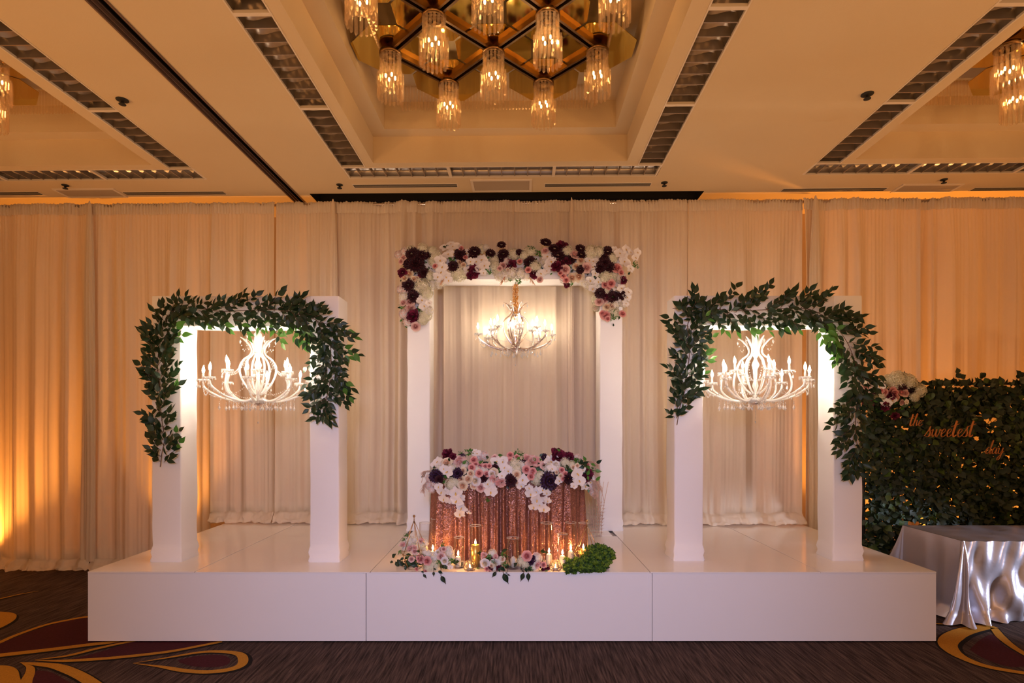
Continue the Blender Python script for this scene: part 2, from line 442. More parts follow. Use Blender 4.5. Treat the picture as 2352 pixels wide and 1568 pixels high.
for x0, x1, dz in ((-3.022, -3.008, -.008), (-2.998, -2.988, .01), (-2.98, -2.972, .03), (-2.925, -2.917, .03), (-2.908, -2.898, .01), (-2.887, -2.872, -.008)):
    MB().box(x0, x1, -3, 7.6, CEIL + dz, CEIL + .04).build('track_rail', M_track, ceiling)

# ---- louvred lights (4 ft units of eight cells)
MODL = 1.22
def louver_meshes():
    # built along +X from 0..MODL, width TW in +Y, opening at z=0, cavity upwards
    h = MB()
    L_, W_ = MODL, TW
    def refl(u, v):
        a = v * PI
        return (u * L_, W_ / 2 - math.cos(a) * (W_ / 2 - .012), .015 + math.sin(a) ** .7 * .11)
    h.grid(refl, 1, 10)
    for x in (0.002, L_ - .002): h.quad((x, 0, 0), (x, W_, 0), (x, W_, .14), (x, 0, .14))
    me_h = h.mesh('reflector', M_louver)
    f = MB()
    f.box(0, L_, 0, .012, -.004, .02); f.box(0, L_, W_ - .012, W_, -.004, .02)
    f.box(0, .018, .012, W_ - .012, -.004, .02); f.box(L_ - .018, L_, .012, W_ - .012, -.004, .02)
    me_f = f.mesh('light_frame', M_frame)
    b = MB()
    nseg = 8
    vs = []
    for k in range(nseg + 1):
        y = .012 + (W_ - .024) * k / nseg
        vs += [(-.004, y, .004), (.004, y, .004), (0, y, .075 + .012 * math.sin(k / nseg * 2 * PI))]
    fs = []
    for k in range(nseg):
        a = 3 * k
        fs += [(a, a+1, a+4, a+3), (a+1, a+2, a+5, a+4), (a+2, a, a+3, a+5)]
    b.add(vs, fs, 0, False)
    me_b = b.mesh('louver_blade', M_louver_edge)
    sp = MB(); sp.box(.018, L_ - .018, W_ / 2 - .004, W_ / 2 + .004, .02, .07)
    return me_h, me_f, me_b, sp.mesh('centre_blade', M_louver_edge)
LH, LF, LB, LC = louver_meshes()
def louver(x, y, along_y, label, group):
    t = empty('louver_light', room(x, y, CEIL), label, 'ceiling light', group)
    t.rotation_euler = (0, 0, ROOM + (PI / 2 if along_y else 0))
    put('reflector', LH, t); put('light_frame', LF, t)
    for k in range(1, 8): put('louver_blade', LB, t, (MODL * k / 8, 0, 0))
    return t
bayname = {0: 'left', 1: 'centre', 2: 'right'}
ordn = ['nearest the drapes', 'second from the drapes', 'third from the drapes']
for bi, b in enumerate(BAYS):
    for k in range(3):
        pos = ['first', 'middle', 'last'][k]
        louver(TX0 + b + MODL * k + .004, TY1 - TW, False,
               f'{pos} louvred light of the row between the {bayname[bi]} coffer and the drapes',
               'louvred ceiling lights')
    for side, x in (('left', TX0 + TW), ('right', TX1)):
        if bi == 0 and side == 'left': continue
        if bi == 2 and side == 'right': continue
        for k in range(3):
            louver(x + b, TY1 - TW - MODL * (k + 1) + .004, True,
                   f'louvred light {ordn[k]} along the {side} flank of the {bayname[bi]} coffer', 'louvred ceiling lights')
    # plain lids over the rest of the long troughs, outside the view
    mb = MB()
    for x in (TX0, TX1 - TW):
        mb.quad((x + b, YN + .2, CEIL + .15), (x + TW + b, YN + .2, CEIL + .15), (x + TW + b, 6.5, CEIL + .15), (x + b, 6.5, CEIL + .15))
    mb.build('trough_lid', M_louver, ceiling)

# ---- air slots, grilles, sprinklers
def air_slot(px0, px1, py, label):
    xa, y = on_ceiling(px0, py); xb, _ = on_ceiling(px1, py)
    c = room((xa + xb) / 2, y, CEIL)
    t = empty('air_slot', c, label, 'air vent', 'linear air slots'); t.rotation_euler = (0, 0, ROOM)
    w = (xb - xa) / 2
    MB().box(-w, w, -.055, .055, -.004, .0005).build('slot_frame', M_frame, t)
    for k in (-.03, 0, .03): MB().box(-w + .01, w - .01, k - .009, k + .009, -.006, -.001).build('slot', M_dark, t)
air_slot(811, 1052, 427, 'thin black air slot between the sprinkler and the square grille on the left')
air_slot(1250, 1495, 425, 'thin black air slot right of the square grille over the centre drapes')
air_slot(285, 520, 444, 'thin air slot above the amber-lit drapes left of the partition track')
air_slot(-150, 98, 445, 'thin air slot cut by the left frame edge above the drapes')
air_slot(1795, 2032, 436, 'thin air slot above the drapes right of the centre arch')
air_slot(2232, 2480, 434, 'thin air slot cut by the right frame edge above the drapes')
def grille(px0, px1, y0, y1, label):
    xa, ya = on_ceiling(px0, y0); xb, yb = on_ceiling(px1, y1)
    xb = on_ceiling(px1, y0)[0]
    c = room((xa + xb) / 2, (ya + yb) / 2, CEIL); t = empty('ceiling_grille', c, label, 'ceiling grille', 'square ceiling grilles'); t.rotation_euler = (0, 0, ROOM)
    w, d = (xb - xa) / 2, abs(yb - ya) / 2
    f = MB(); q = .03
    f.box(-w, w, -d, -d + q, -.012, .001); f.box(-w, w, d - q, d, -.012, .001); f.box(-w, -w + q, -d + q, d - q, -.012, .001); f.box(w - q, w, -d + q, d - q, -.012, .001)
    f.build('grille_frame', M_frame, t)
    MB().box(-w + q, w - q, -d + q, d - q, -.006, .001).build('mesh_panel', M_grille, t)
grille(1080, 1222, 412, 438, 'square beige speaker grille above the centre arch')
grille(118, 262, 433, 452, 'square grille above the far left drapes, lit orange at its edge')
grille(2075, 2215, 422, 440, 'square grille above the amber drapes over the hedge')
def sprinkler(px, py, r, label):
    x, y = on_ceiling(px, py); t = empty('sprinkler', room(x, y, CEIL), label, 'sprinkler', 'black ceiling sprinklers')
    MB().lathe([(r, 0), (r, -.006), (r * .75, -.012), (r * .3, -.014), (.0001, -.014)], 20).build('escutcheon', M_dark, t)
    MB().lathe([(.012, -.01), (.012, -.035), (.03, -.04), (.03, -.045), (.0001, -.046)], 12).build('deflector', M_dark, t)
sprinkler(281, 229, .052, 'large black ceiling fitting between the left coffer and the partition track')
sprinkler(1992, 216, .052, 'large black ceiling fitting between the centre and right coffers')
sprinkler(780, 424, .04, 'small black sprinkler at the left end of the air slot near the track')
sprinkler(1526, 419, .04, 'small black sprinkler beside the right-hand air slot of the centre bay')
sprinkler(150, 425, .04, 'small black sprinkler above the far left square grille')
sprinkler(2168, 412, .04, 'small black sprinkler in front of the grille over the hedge')

# ---- crystal chandeliers sunk into the coffers
HC = CEIL - 0.0 + 0.337          # level of the mirrored plates
def prism_mesh(L_):
    m = MB(); r = .0145
    vs = [(r*math.cos(a), r*math.sin(a), 0) for a in (0, 2.1, 4.2)] + [(r*math.cos(a), r*math.sin(a), -L_) for a in (0, 2.1, 4.2)] + [(0, 0, -L_ - .012)]
    m.add(vs, [(0, 1, 4, 3), (1, 2, 5, 4), (2, 0, 3, 5), (3, 4, 6), (4, 5, 6), (5, 3, 6), (2, 1, 0)])
    return m
PR1, PR2 = prism_mesh(.24).mesh('prism', M_prism), prism_mesh(.22).mesh('prism', M_prism)
def ring_bulbs():
    m = MB()
    for k in range(4):
        a = k * PI / 2 + .5
        m.ball((.042*math.cos(a), .042*math.sin(a), -.20), .009, 6, 4, 0, 2.2)
    return m.mesh('bulb', M_glow)
RB = ring_bulbs()
cap = MB().lathe([(.0001, .01), (.1, .01), (.1, -.018), (.075, -.018)], 16).mesh('cluster_ring', M_brass)
def joined_prisms():
    m = MB()
    for n, r, z0, src in ((14, .082, -.015, prism_mesh(.24)), (17, .106, -.17, prism_mesh(.22))):
        for k in range(n):
            a = 2 * PI * k / n
            m.add([(x + r*math.cos(a), y + r*math.sin(a), z + z0) for x, y, z in src.v], src.f)
    return m.mesh('prisms', M_prism)
JP = joined_prisms()
plate = MB()
hd, cut = .33, .112
pp = [(hd, -cut), (hd, cut), (cut, hd), (-cut, hd), (-hd, cut), (-hd, -cut), (-cut, -hd), (cut, -hd)]
pp = [(x * 1.0, y) for x, y in pp]
plate.add([(x, y, 0) for x, y in pp] + [(x, y, .006) for x, y in pp], [tuple(range(7, -1, -1)), tuple(range(8, 16))] + [(k, (k+1) % 8, 8+(k+1) % 8, 8+k) for k in range(8)])
PLATE = plate.mesh('mirror_plate', M_mirror)
PX, PY = 0.457, 0.457
XC = -0.2525
YA = 5.45
def coffer_chandelier(b, detailed, label):
    t = empty('coffer_chandelier', room(XC + b, YA - 4 * PY, HC), label, 'chandelier', 'mirrored prism chandeliers'); t.rotation_euler = (0, 0, ROOM)
    def L_(x, y): return Vector((x - XC, y - (YA - 4 * PY), 0))
    nodes = []
    for j in range(9):
        y = YA - j * PY
        for i in ((-1, 1) if j % 2 == 0 else (-2, 0, 2)):
            nodes.append((XC + i * PX, y, j))
    for x, y, j in nodes:
        put('mirror_plate', PLATE, t, L_(x, y) + Vector((0, .03, .045)))
        vis = j <= 2
        cl = put('prism_cluster', cap, t, L_(x, y))
        if detailed and vis:
            for k in range(14):
                a = 2*PI*k/14; put('prism', PR1, cl, (.082*math.cos(a), .082*math.sin(a), -.015), Quaternion((0, 0, 1), a))
            for k in range(17):
                a = 2*PI*k/17; put('prism', PR2, cl, (.106*math.cos(a), .106*math.sin(a), -.17), Quaternion((0, 0, 1), a))
        else:
            tag(put('prisms', JP, cl), kind='stuff')
        put('bulb', RB, cl)
    for x, y, j in nodes:                     # brass bars along the lattice
        for dx in (-1, 1):
            x2, y2 = x + dx * PX, y - PY
            if any(abs(n[0] - x2) < .01 and abs(n[1] - y2) < .01 for n in nodes):
                m = MB(); a, c = L_(x, y), L_(x2, y2)
                d = (c - a).normalized(); q = Vector((-d.y, d.x, 0))
                for s0, s1, z0, z1 in ((-.035, -.015, -.0, .05), (.015, .035, -.0, .05), (-.035, .035, .045, .055)):
                    vs = [a + q*s0 + Vector((0,0,z0)), a + q*s1 + Vector((0,0,z0)), c + q*s1 + Vector((0,0,z0)), c + q*s0 + Vector((0,0,z0)),
                          a + q*s0 + Vector((0,0,z1)), a + q*s1 + Vector((0,0,z1)), c + q*s1 + Vector((0,0,z1)), c + q*s0 + Vector((0,0,z1))]
                    m.add(vs, [(0,3,2,1),(4,5,6,7),(0,1,5,4),(1,2,6,5),(2,3,7,6),(3,0,4,7)])
                m.build('lattice_bar', M_brass, t)
    # skirt of short prisms round the whole fitting
    sx0, sx1, sy1, sy0 = -1.0, 1.0, 5.90 - (YA - 4 * PY), YA - 8 * PY - .45 - (YA - 4 * PY)
    rim = MB()
    rim.box(sx0 - .012, sx1 + .012, sy1 - .012, sy1 + .012, .27, .31); rim.box(sx0 - .012, sx1 + .012, sy0 - .012, sy0 + .012, .27, .31)
    rim.box(sx0 - .012, sx0 + .012, sy0 + .012, sy1 - .012, .27, .31); rim.box(sx1 - .012, sx1 + .012, sy0 + .012, sy1 - .012, .27, .31)
    rim.build('skirt_rim', M_brass, t)
    sk = MB(); src = prism_mesh(.26); st = .034
    n = int((sx1 - sx0) / st)
    for k in range(n + 1):
        for y in (sy0, sy1): sk.add([(x + sx0 + k*st, yy + y, z + .27) for x, yy, z in src.v], src.f)
    n = int((sy1 - sy0) / st)
    for k in range(1, n):
        for x0 in (sx0, sx1): sk.add([(x + x0, yy + sy0 + k*st, z + .27) for x, yy, z in src.v], src.f)
    tag(sk.build('prism_skirt', M_prism, t), kind='stuff')
    # rods up to the coffer top
    m = MB()
    for x in (-.9, .9):
        for y in (-1.4, 0, 1.4): m.tube([(x, y, .05), (x, y, Z2 - HC)], .008, 6)
    for y in (-1.4, 0, 1.4): m.tube([(-1.0, y, .29), (1.0, y, .29)], .01, 6)
    m.build('hanging_rods', M_brass, t)
    return t
coffer_chandelier(0, True, 'gold mirrored lattice chandelier with prism clusters in the centre coffer')
coffer_chandelier(-PITCH, False, 'corner of the prism chandelier in the left coffer, mostly cut off')
coffer_chandelier(PITCH, False, 'corner of the prism chandelier in the right coffer, mostly cut off')
for b in BAYS:      # the light these fittings give
    for j in range(0, 6):
        o = light('chandelier_lamp', 'POINT', room(XC + b + (.45 if j % 2 else -.45), YA - .45 - j * .75, HC - .12), 4.0, (1.0, 0.6, 0.28), 0.012)
# ================================================================== DRAPES
DY = 7.21                       # hanging plane of the drapes, room frame
DTOP = EYE + 2.825
def fold(x, z, seed):
    q = x + .025 * noise.noise(Vector((x * .8, z * .35, seed)))
    a = noise.noise(Vector((q * 3.0, seed, 0))); b = noise.noise(Vector((q * 8.1, seed, z * .06))); c = noise.noise(Vector((q * 19, seed, z * .12)))
    k = .6 + .9 * max(0, noise.noise(Vector((q * 1.1, seed, 9))) + .35)
    return .105 * a + .115 * b * k + .022 * c * k
def drape(px0, px1, zb, label, group='ivory drape panels', lean=0.0, seed=None):
    seed = seed if seed is not None else px0 * .013
    x0, x1 = rx_of(px0, DY), rx_of(px1, DY)
    W = x1 - x0
    t = empty('drape', room((x0 + x1) / 2, DY, zb), label, 'curtain', group); t.rotation_euler = (0, 0, ROOM)
    xm = (x0 + x1) / 2
    nu = max(20, int(W / .011))
    zs = [DTOP - .02 - k * (DTOP - zb - .16) / 26 for k in range(27)]
    rows = [(z, 0.0) for z in zs] + [(None, k / 8) for k in range(1, 9)]
    vs = []
    for z, pt in rows:
        for i in range(nu + 1):
            u = i / nu; x = x0 + W * u
            if z is not None:
                tz = (z - zb) / (DTOP - zb)
                y = fold(x, z, seed)
                fine = .008 * math.sin(x * 2 * PI / .045 + 2 * noise.noise(Vector((x * 6, seed, 1))))
                k = max(0.0, min(1.0, (tz - .80) / .2))
                y = y * (1 - .62 * k) + fine * (.25 + .9 * k)
                edge = min(u, 1 - u) * W
                xx = x + .02 * noise.noise(Vector((x * 3, z * .6, seed))) * min(1, edge / .08)
                y += -.02 * max(0, 1 - edge / .04)
                zz = z
            else:
                y = fold(x, zb + .15, seed)
                nn = noise.noise(Vector((x * 2.6, seed, 4))) ; n3 = noise.noise(Vector((x * 14, pt * 3, seed)))
                fwd = (.11 + .06 * nn)
                y = y * (1 - .5 * pt) - fwd * math.sin(pt * PI / 2) + .022 * n3 * pt + .02 * noise.noise(Vector((x * 32, pt * 5, seed))) * pt
                zz = zb + .14 * (1 - pt) ** 1.6 + .030 * abs(math.sin(pt * PI * 2.2 + nn * 5)) * (1 - pt * .6) + .016 * (n3 + .5) + .018 * abs(noise.noise(Vector((x * 26, pt * 6, 3)))) * (1 - pt * .7) + .002
                xx = x + .03 * n3 * pt
            vs.append((xx - xm, y, zz - zb))
    m = MB(); w = nu + 1
    m.add(vs, [(j*w+i, (j+1)*w+i, (j+1)*w+i+1, j*w+i+1) for j in range(len(rows) - 1) for i in range(nu)], 0, True)
    m.build('drape_cloth', M_drape, t)
    # gathered rod pocket along the top
    h = MB()
    def hd(u, v):
        x = x0 + W * u
        fine = .012 * math.sin(x * 2 * PI / .038 + 4 * noise.noise(Vector((x * 5, seed, 1)))) + .01 * noise.noise(Vector((x * 30, v * 4, seed)))
        y = fold(x, DTOP, seed) * .35 - .018 + fine
        z = DTOP - .15 * v + (.012 * noise.noise(Vector((x * 22, seed, 9))) if v == 0 else 0)
        if v == 0: y += .02
        return (x - xm, y, z - zb)
    h.grid(hd, nu, 5)
    h.build('rod_pocket', M_header, t)
    return t
ST = 0.61
drape(-330, 213, 0, 'drape panel at the far left with the amber glow at its foot')
drape(213, 492, 0, 'drape panel reaching the carpet just left of the left leaf arch')
drape(492, 633, ST, 'drape panel pooling on the stage behind the left arch, left of the dark slit')
drape(635, 768, ST, 'drape panel behind the left arch, right of the dark slit')
drape(768, 1020, ST, 'drape panel between the left arch and the flower arch')
drape(1020, 1180, ST, 'drape panel behind the flower arch, left of its middle gap')
drape(1178, 1312, ST, 'drape panel behind the flower arch, right of its middle gap')
drape(1312, 1580, ST, 'drape panel between the flower arch and the right leaf arch')
drape(1580, 1843, ST, 'drape panel pooling on the stage seen through the right leaf arch')
drape(1843, 2110, 0, 'amber drape panel rising just right of the right leaf arch')
drape(2110, 2700, 0, 'amber drape panel at the far right above the hedge')
pipe = MB().tube([(rx_of(-330, DY), .02, DTOP - .03), (rx_of(2700, DY), .02, DTOP - .03)], .022, 8)
rod = pipe.build('drape_rail', M_chrome); turn(rod)
rod.location = room(0, DY, 0); tag(rod, 'metal rail carrying all the ivory drapes', 'curtain rail')
# uprights of the drape frame
for k, px in enumerate((-330, 213, 768, 1312, 1868, 2700)):
    x = rx_of(px, DY)
    MB().tube([(x, .09, 0), (x, .09, DTOP - .03)], .02, 8).build('upright', M_chrome, rod)
    # gathered knots of cloth at the joints
for k, (px, sz) in enumerate(((213, 1.0), (768, .9), (1312, .6), (1868, 1.2))):
    p = room(rx_of(px, DY), DY - .055, DTOP - .02)
    kn = MB(); ln = (4.62, 3.98, 3.98, 4.55)[k]
    def kf(u, v, sz=sz, k=k, ln=ln):
        a = u * 2 * PI; q = min(1.0, v * 5)
        r = (.020 + .036 * q ** .7 + .012 * v + .006 * math.sin(a * 9 + k + 3 * noise.noise(Vector((v * 2, k, 0)))) * (.4 + q)) * sz
        if v < .004: r *= .3
        return (r * math.cos(a) + .03 * noise.noise(Vector((v * 1.6, k * 3, 1))) * v, r * .40 * math.sin(a) + .01 * v, .035 - ln * v)
    kn.grid(kf, 44, 60, wrap=True)
    t = kn.build('cloth_tail', M_drape, None, p)
    tag(t, ['long gathered cloth tail left of the left leaf arch', 'gathered cloth tail behind the right leg of the left arch',
            'slim gathered cloth tail behind the right half of the flower arch', 'broad gathered cloth tail rising behind the right leaf arch'][k], 'drape tail', 'gathered drape joints')

# ================================================================== STAGE
SX, SY0, SY1 = 3.659, 4.884, 7.34
stage = empty('stage', (0, SY0, 0), 'long low white stage platform in three front panels', 'stage')
MB().box(-SX + .02, SX - .02, .02, SY1 - SY0 - .02, 0.005, ST - .02).build('stage_core', M_seam, stage)
for x0, x1 in ((-SX, -1.262), (-1.256, 1.206), (1.212, SX)):
    MB().box(x0, x1, 0, .018, .012, ST - .012).build('front_panel', M_stage_front, stage)
MB().box(-SX, -SX + .018, .019, SY1 - SY0, .012, ST - .012).build('side_panel', M_stage_front, stage)
MB().box(SX - .018, SX, .019, SY1 - SY0, .012, ST - .012).build('side_panel', M_stage_front, stage)
MB().box(-1.29, -1.262, -.004, .0, .02, ST - .014).build('seam_tape', M_stage_front, stage)
MB().box(1.180, 1.206, -.004, .0, .02, ST - .014).build('seam_tape', M_stage_front, stage)
xc = [-SX, -2.735, -1.222, 1.19, 2.66, SX]
yr = 6.417 - SY0
for i in range(5):
    x0, x1 = xc[i] + .003, xc[i+1] - .003
    if i == 2:
        MB().box(x0, x1, -.006, yr - .004, ST - .012, ST).build('top_sheet', M_stage_top, stage)
        MB().box(x0 + .05, x1 - .05, yr, SY1 - SY0, ST - .012, ST + .005).build('top_sheet', M_stage_top, stage)
    else:
        dz = (0.002, 0, 0, 0, 0.001)[i]
        MB().box(x0, x1, -.006, SY1 - SY0, ST - .012, ST + dz).build('top_sheet', M_stage_top, stage)

# ================================================================== ARCHES
def rbox(mb, x0, x1, y0, y1, z0, z1, r=.03, wob=.004, seed=0, flare=0.0):
    """upright cloth-covered box with rounded corners; flare = loose boot at the foot"""
    cx, cy, hx, hy = (x0+x1)/2, (y0+y1)/2, (x1-x0)/2, (y1-y0)/2
    prof = []
    for k in range(4):
        for j in range(4):
            a = k * PI / 2 + j / 3 * PI / 2
            prof.append(((hx - r) * (1 if k in (0, 3) else -1) + r * math.cos(a), (hy - r) * (1 if k < 2 else -1) + r * math.sin(a)))
    n = len(prof); zs = [z0, z0 + .012, z0 + .05, z0 + .09, z0 + .125, z0 + .15, z0 + .17] if flare else [z0]
    zz = zs[-1]; m_ = max(3, int((z1 - zz) / .08))
    zs = zs + [zz + (z1 - zz) * k / m_ for k in range(1, m_ + 1)]
    vs = []
    for z in zs:
        e = 0
        if flare:
            e = flare * max(0, min(1, (z0 + .15 - z) / .022)) * (1 + .5 * math.sin((z - z0) * 95))
        for x, y in prof:
            w = wob * noise.noise(Vector((x * 5 + seed, y * 5, z * 4))) 
            s = 1 + (e + w) / max(hx, hy)
            vs.append((cx + x * s, cy + y * s, z))
    mb.add(vs, [(j*n+i, j*n+(i+1) % n, (j+1)*n+(i+1) % n, (j+1)*n+i) for j in range(len(zs) - 1) for i in range(n)], 0, True)
    mb.add([vs[i] for i in range(n)], [tuple(range(n - 1, -1, -1))]); mb.add([vs[-n + i] for i in range(n)], [tuple(range(n))])
def arch(name, x0, x1, Y, D, top, leg, beam, label):
    t = empty(name, ((x0+x1)/2, Y + D/2, ST), label, 'arch', 'white cloth-covered arches')
    hw, h = (x1 - x0) / 2, top - ST
    m = MB(); rbox(m, -hw, -hw + leg, -D/2, D/2, 0, h, .014, .006, 1, .010); m.build('leg', M_spandex, t)
    m = MB(); rbox(m, hw - leg, hw, -D/2, D/2, 0, h, .014, .006, 5, .010); m.build('leg', M_spandex, t)
    m = MB()
    def bf(u, v):       # beam, cloth box lying along x
        x = -hw + leg - .02 + (2 * hw - 2 * leg + .04) * u
        a = v * 4; k = int(a) % 4; f = a - int(a)
        c = [(-D/2, -1), (D/2, -1), (D/2, 1), (-D/2, 1)]
        p, q = c[k], c[(k+1) % 4]
        y = p[0] + (q[0]-p[0]) * f; z = p[1] + (q[1]-p[1]) * f
        sag = .006 * math.sin(u * PI)
        return (x, y * (1 - .02), h - beam / 2 + z * (beam / 2 - .001) - sag * (z < 0) + .002 * noise.noise(Vector((x * 4, y * 9, z))))
    m.grid(bf, 40, 16, wrap=False)
    m.build('beam', M_spandex, t)
    return t
arch('leaf_arch', -3.325, -1.596, 5.22, .275, 3.062, .272, .272, 'white cloth arch on the left wrapped with green leaf garland')
arch('flower_arch', -1.247, 1.315, 6.727, .34, 3.874, .272, .27, 'tall white cloth arch in the middle crowned with flowers')
arch('leaf_arch', 1.511, 3.262, 5.267, .275, 3.076, .272, .272, 'white cloth arch on the right wrapped with green leaf garland')

# ================================================================== LEAVES
def leaf_mesh(name, matl, wid=.46, fold_=.12, droop=.15, tipc=.0):
    m = MB(); prof = [0, .62, .95, 1.0, .82, .5, .18, 0]
    vs = []
    for i, w in enumerate(prof):
        y = i / 7; z = -droop * y * y
        x = w * wid / 2
        vs += [(-x, y, z + fold_ * x), (tipc * y * y, y, z), (x, y, z + fold_ * x)]
    fs = []
    for i in range(7):
        a = 3 * i; fs += [(a, a+1, a+4, a+3), (a+1, a+2, a+5, a+4)]
    m.add(vs, fs, 0, True)
    m.tube([(0, -.18, 0), (0, 0, 0)], .012, 3)
    return m
LEAF = [leaf_mesh('l', 0, .5, .25, .12), leaf_mesh('l', 0, .56, .15, .28), leaf_mesh('l', 0, .46, .35, -.08)]
LEAF_D = [l.mesh('leaf', M_leaf) for l in LEAF]
LEAF_LIT = [l.mesh('leaf', M_leaf_light) for l in LEAF]
def leaf_quat(direction, face, roll=0.0):
    """leaf +Y along direction, +Z roughly toward face"""
    y = Vector(direction).normalized(); z = Vector(face); z = (z - y * z.dot(y)).normalized(); x = y.cross(z)
    return Matrix((x, y, z)).transposed().to_quaternion() @ Quaternion((0, 1, 0), roll)
def garland(name, Y, spine, label, seed, lit):
    """spine: list of (px, py, half-width left of travel, half-width right) in photo pixels at depth Y"""
    rnd = random.Random(seed)
    base = at(spine[len(spine)//2][0], spine[len(spine)//2][1], Y)
    t = empty(name, base, label, 'garland', 'green leaf garlands')
    P = catmull([Vector((a, b, 0)) for a, b, _, _ in spine], 8)
    Wd = catmull([Vector((c, d, 0)) for _, _, c, d in spine], 8)
    stems = MB(); leaves = []
    def w3(px, py, dy): return at(px, py, Y - dy)
    stems.tube([w3(p.x, p.y, .025 + .012*math.sin(i)) - base for i, p in enumerate(P)], .0035, 5)
    acc = 0
    for i in range(1, len(P)):
        seg = (P[i] - P[i-1]); acc += seg.length
        if acc < 11: continue
        acc = 0
        d = seg.normalized(); nrm = Vector((-d.y, d.x, 0))
        for side in (-1, 1):
            w = (Wd[i].x if side < 0 else Wd[i].y)
            if w < 6: continue
            ln = w * rnd.uniform(.7, 1.35)
            ang = rnd.uniform(.5, 1.1)
            dr = (d * math.cos(ang) + nrm * side * math.sin(ang))
            a = P[i] + nrm * rnd.uniform(-9, 9); depth0 = .03; depth1 = rnd.uniform(.03, .11)
            pts = []
            for k in range(5):
                f = k / 4
                q = a + dr * ln * f + nrm * side * ln * .12 * math.sin(f * PI) * rnd.uniform(-1, 1)
                pts.append((q, depth0 + (depth1 - depth0) * f))
            stems.tube([w3(q.x, q.y, dd) - base for q, dd in pts], [.0022, .002, .0018, .0015, .001], 4)
            nl = max(2, int(ln / 8.5))
            for k in range(nl + 1):
                f = .02 + .98 * (k + .6) / (nl + .6)
                q = a + dr * ln * min(1, f); dd = depth0 + (depth1 - depth0) * f
                sd = 1 if k % 2 else -1
                aa = (rnd.uniform(.4, 1.0) * sd) if k < nl else rnd.uniform(-.2, .2)
                ld = Vector((dr.x * math.cos(aa) - dr.y * math.sin(aa), dr.x * math.sin(aa) + dr.y * math.cos(aa)))
                leaves.append((w3(q.x, q.y, dd) - base, ld, rnd.uniform(18, 26) / F * Y, q.x, q.y))
    rnd.shuffle(leaves)
    rest = MB(); made = 0
    for pos, ld, size, px, py in leaves:
        dvec = Vector((ld.x, rnd.uniform(-.5, .25), -ld.y))
        q = leaf_quat(dvec, (rnd.uniform(-.5, .5), -1, rnd.uniform(-.3, .7)), rnd.uniform(-.5, .5))
        k = rnd.randrange(3)
        li = lit(px, py) and rnd.random() < .7  # chandelier glow put into the leaf colour
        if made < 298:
            put('leaf', (LEAF_LIT if li else LEAF_D)[k], t, pos, q, size); made += 1
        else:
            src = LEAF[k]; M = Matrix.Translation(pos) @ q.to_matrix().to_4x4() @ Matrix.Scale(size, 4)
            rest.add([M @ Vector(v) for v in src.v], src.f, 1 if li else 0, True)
    stems.build('stem', M_twig, t)
    if rest.v: tag(rest.build('leaves', [M_leaf, M_leaf_light], t), kind='stuff')
    print('garland leaves', len(leaves))
    return t
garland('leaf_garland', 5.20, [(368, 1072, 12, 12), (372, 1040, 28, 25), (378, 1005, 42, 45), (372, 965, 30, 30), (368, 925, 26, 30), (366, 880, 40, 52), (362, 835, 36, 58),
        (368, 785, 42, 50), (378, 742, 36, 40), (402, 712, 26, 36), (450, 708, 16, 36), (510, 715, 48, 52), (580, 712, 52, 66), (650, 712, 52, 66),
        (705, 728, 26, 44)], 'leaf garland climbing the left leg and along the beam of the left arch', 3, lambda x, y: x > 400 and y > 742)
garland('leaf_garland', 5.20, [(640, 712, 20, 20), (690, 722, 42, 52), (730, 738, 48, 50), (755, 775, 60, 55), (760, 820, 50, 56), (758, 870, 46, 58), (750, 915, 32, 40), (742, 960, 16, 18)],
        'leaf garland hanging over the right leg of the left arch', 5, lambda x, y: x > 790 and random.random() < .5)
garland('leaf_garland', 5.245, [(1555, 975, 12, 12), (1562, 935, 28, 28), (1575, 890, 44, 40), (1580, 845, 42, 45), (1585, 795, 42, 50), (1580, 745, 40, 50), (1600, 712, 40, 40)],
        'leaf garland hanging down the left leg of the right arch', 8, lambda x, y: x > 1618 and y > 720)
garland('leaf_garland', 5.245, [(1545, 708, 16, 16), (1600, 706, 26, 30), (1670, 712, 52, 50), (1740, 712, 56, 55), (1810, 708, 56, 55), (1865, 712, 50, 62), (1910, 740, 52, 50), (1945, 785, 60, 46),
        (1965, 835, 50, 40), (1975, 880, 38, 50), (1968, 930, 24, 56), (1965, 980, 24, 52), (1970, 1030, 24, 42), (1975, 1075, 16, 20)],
        'leaf garland across the beam and down the right leg of the right arch', 13, lambda x, y: (740 < y < 900 and x < 1925 and x > 1500 and (y > 750 or x > 1880)) )
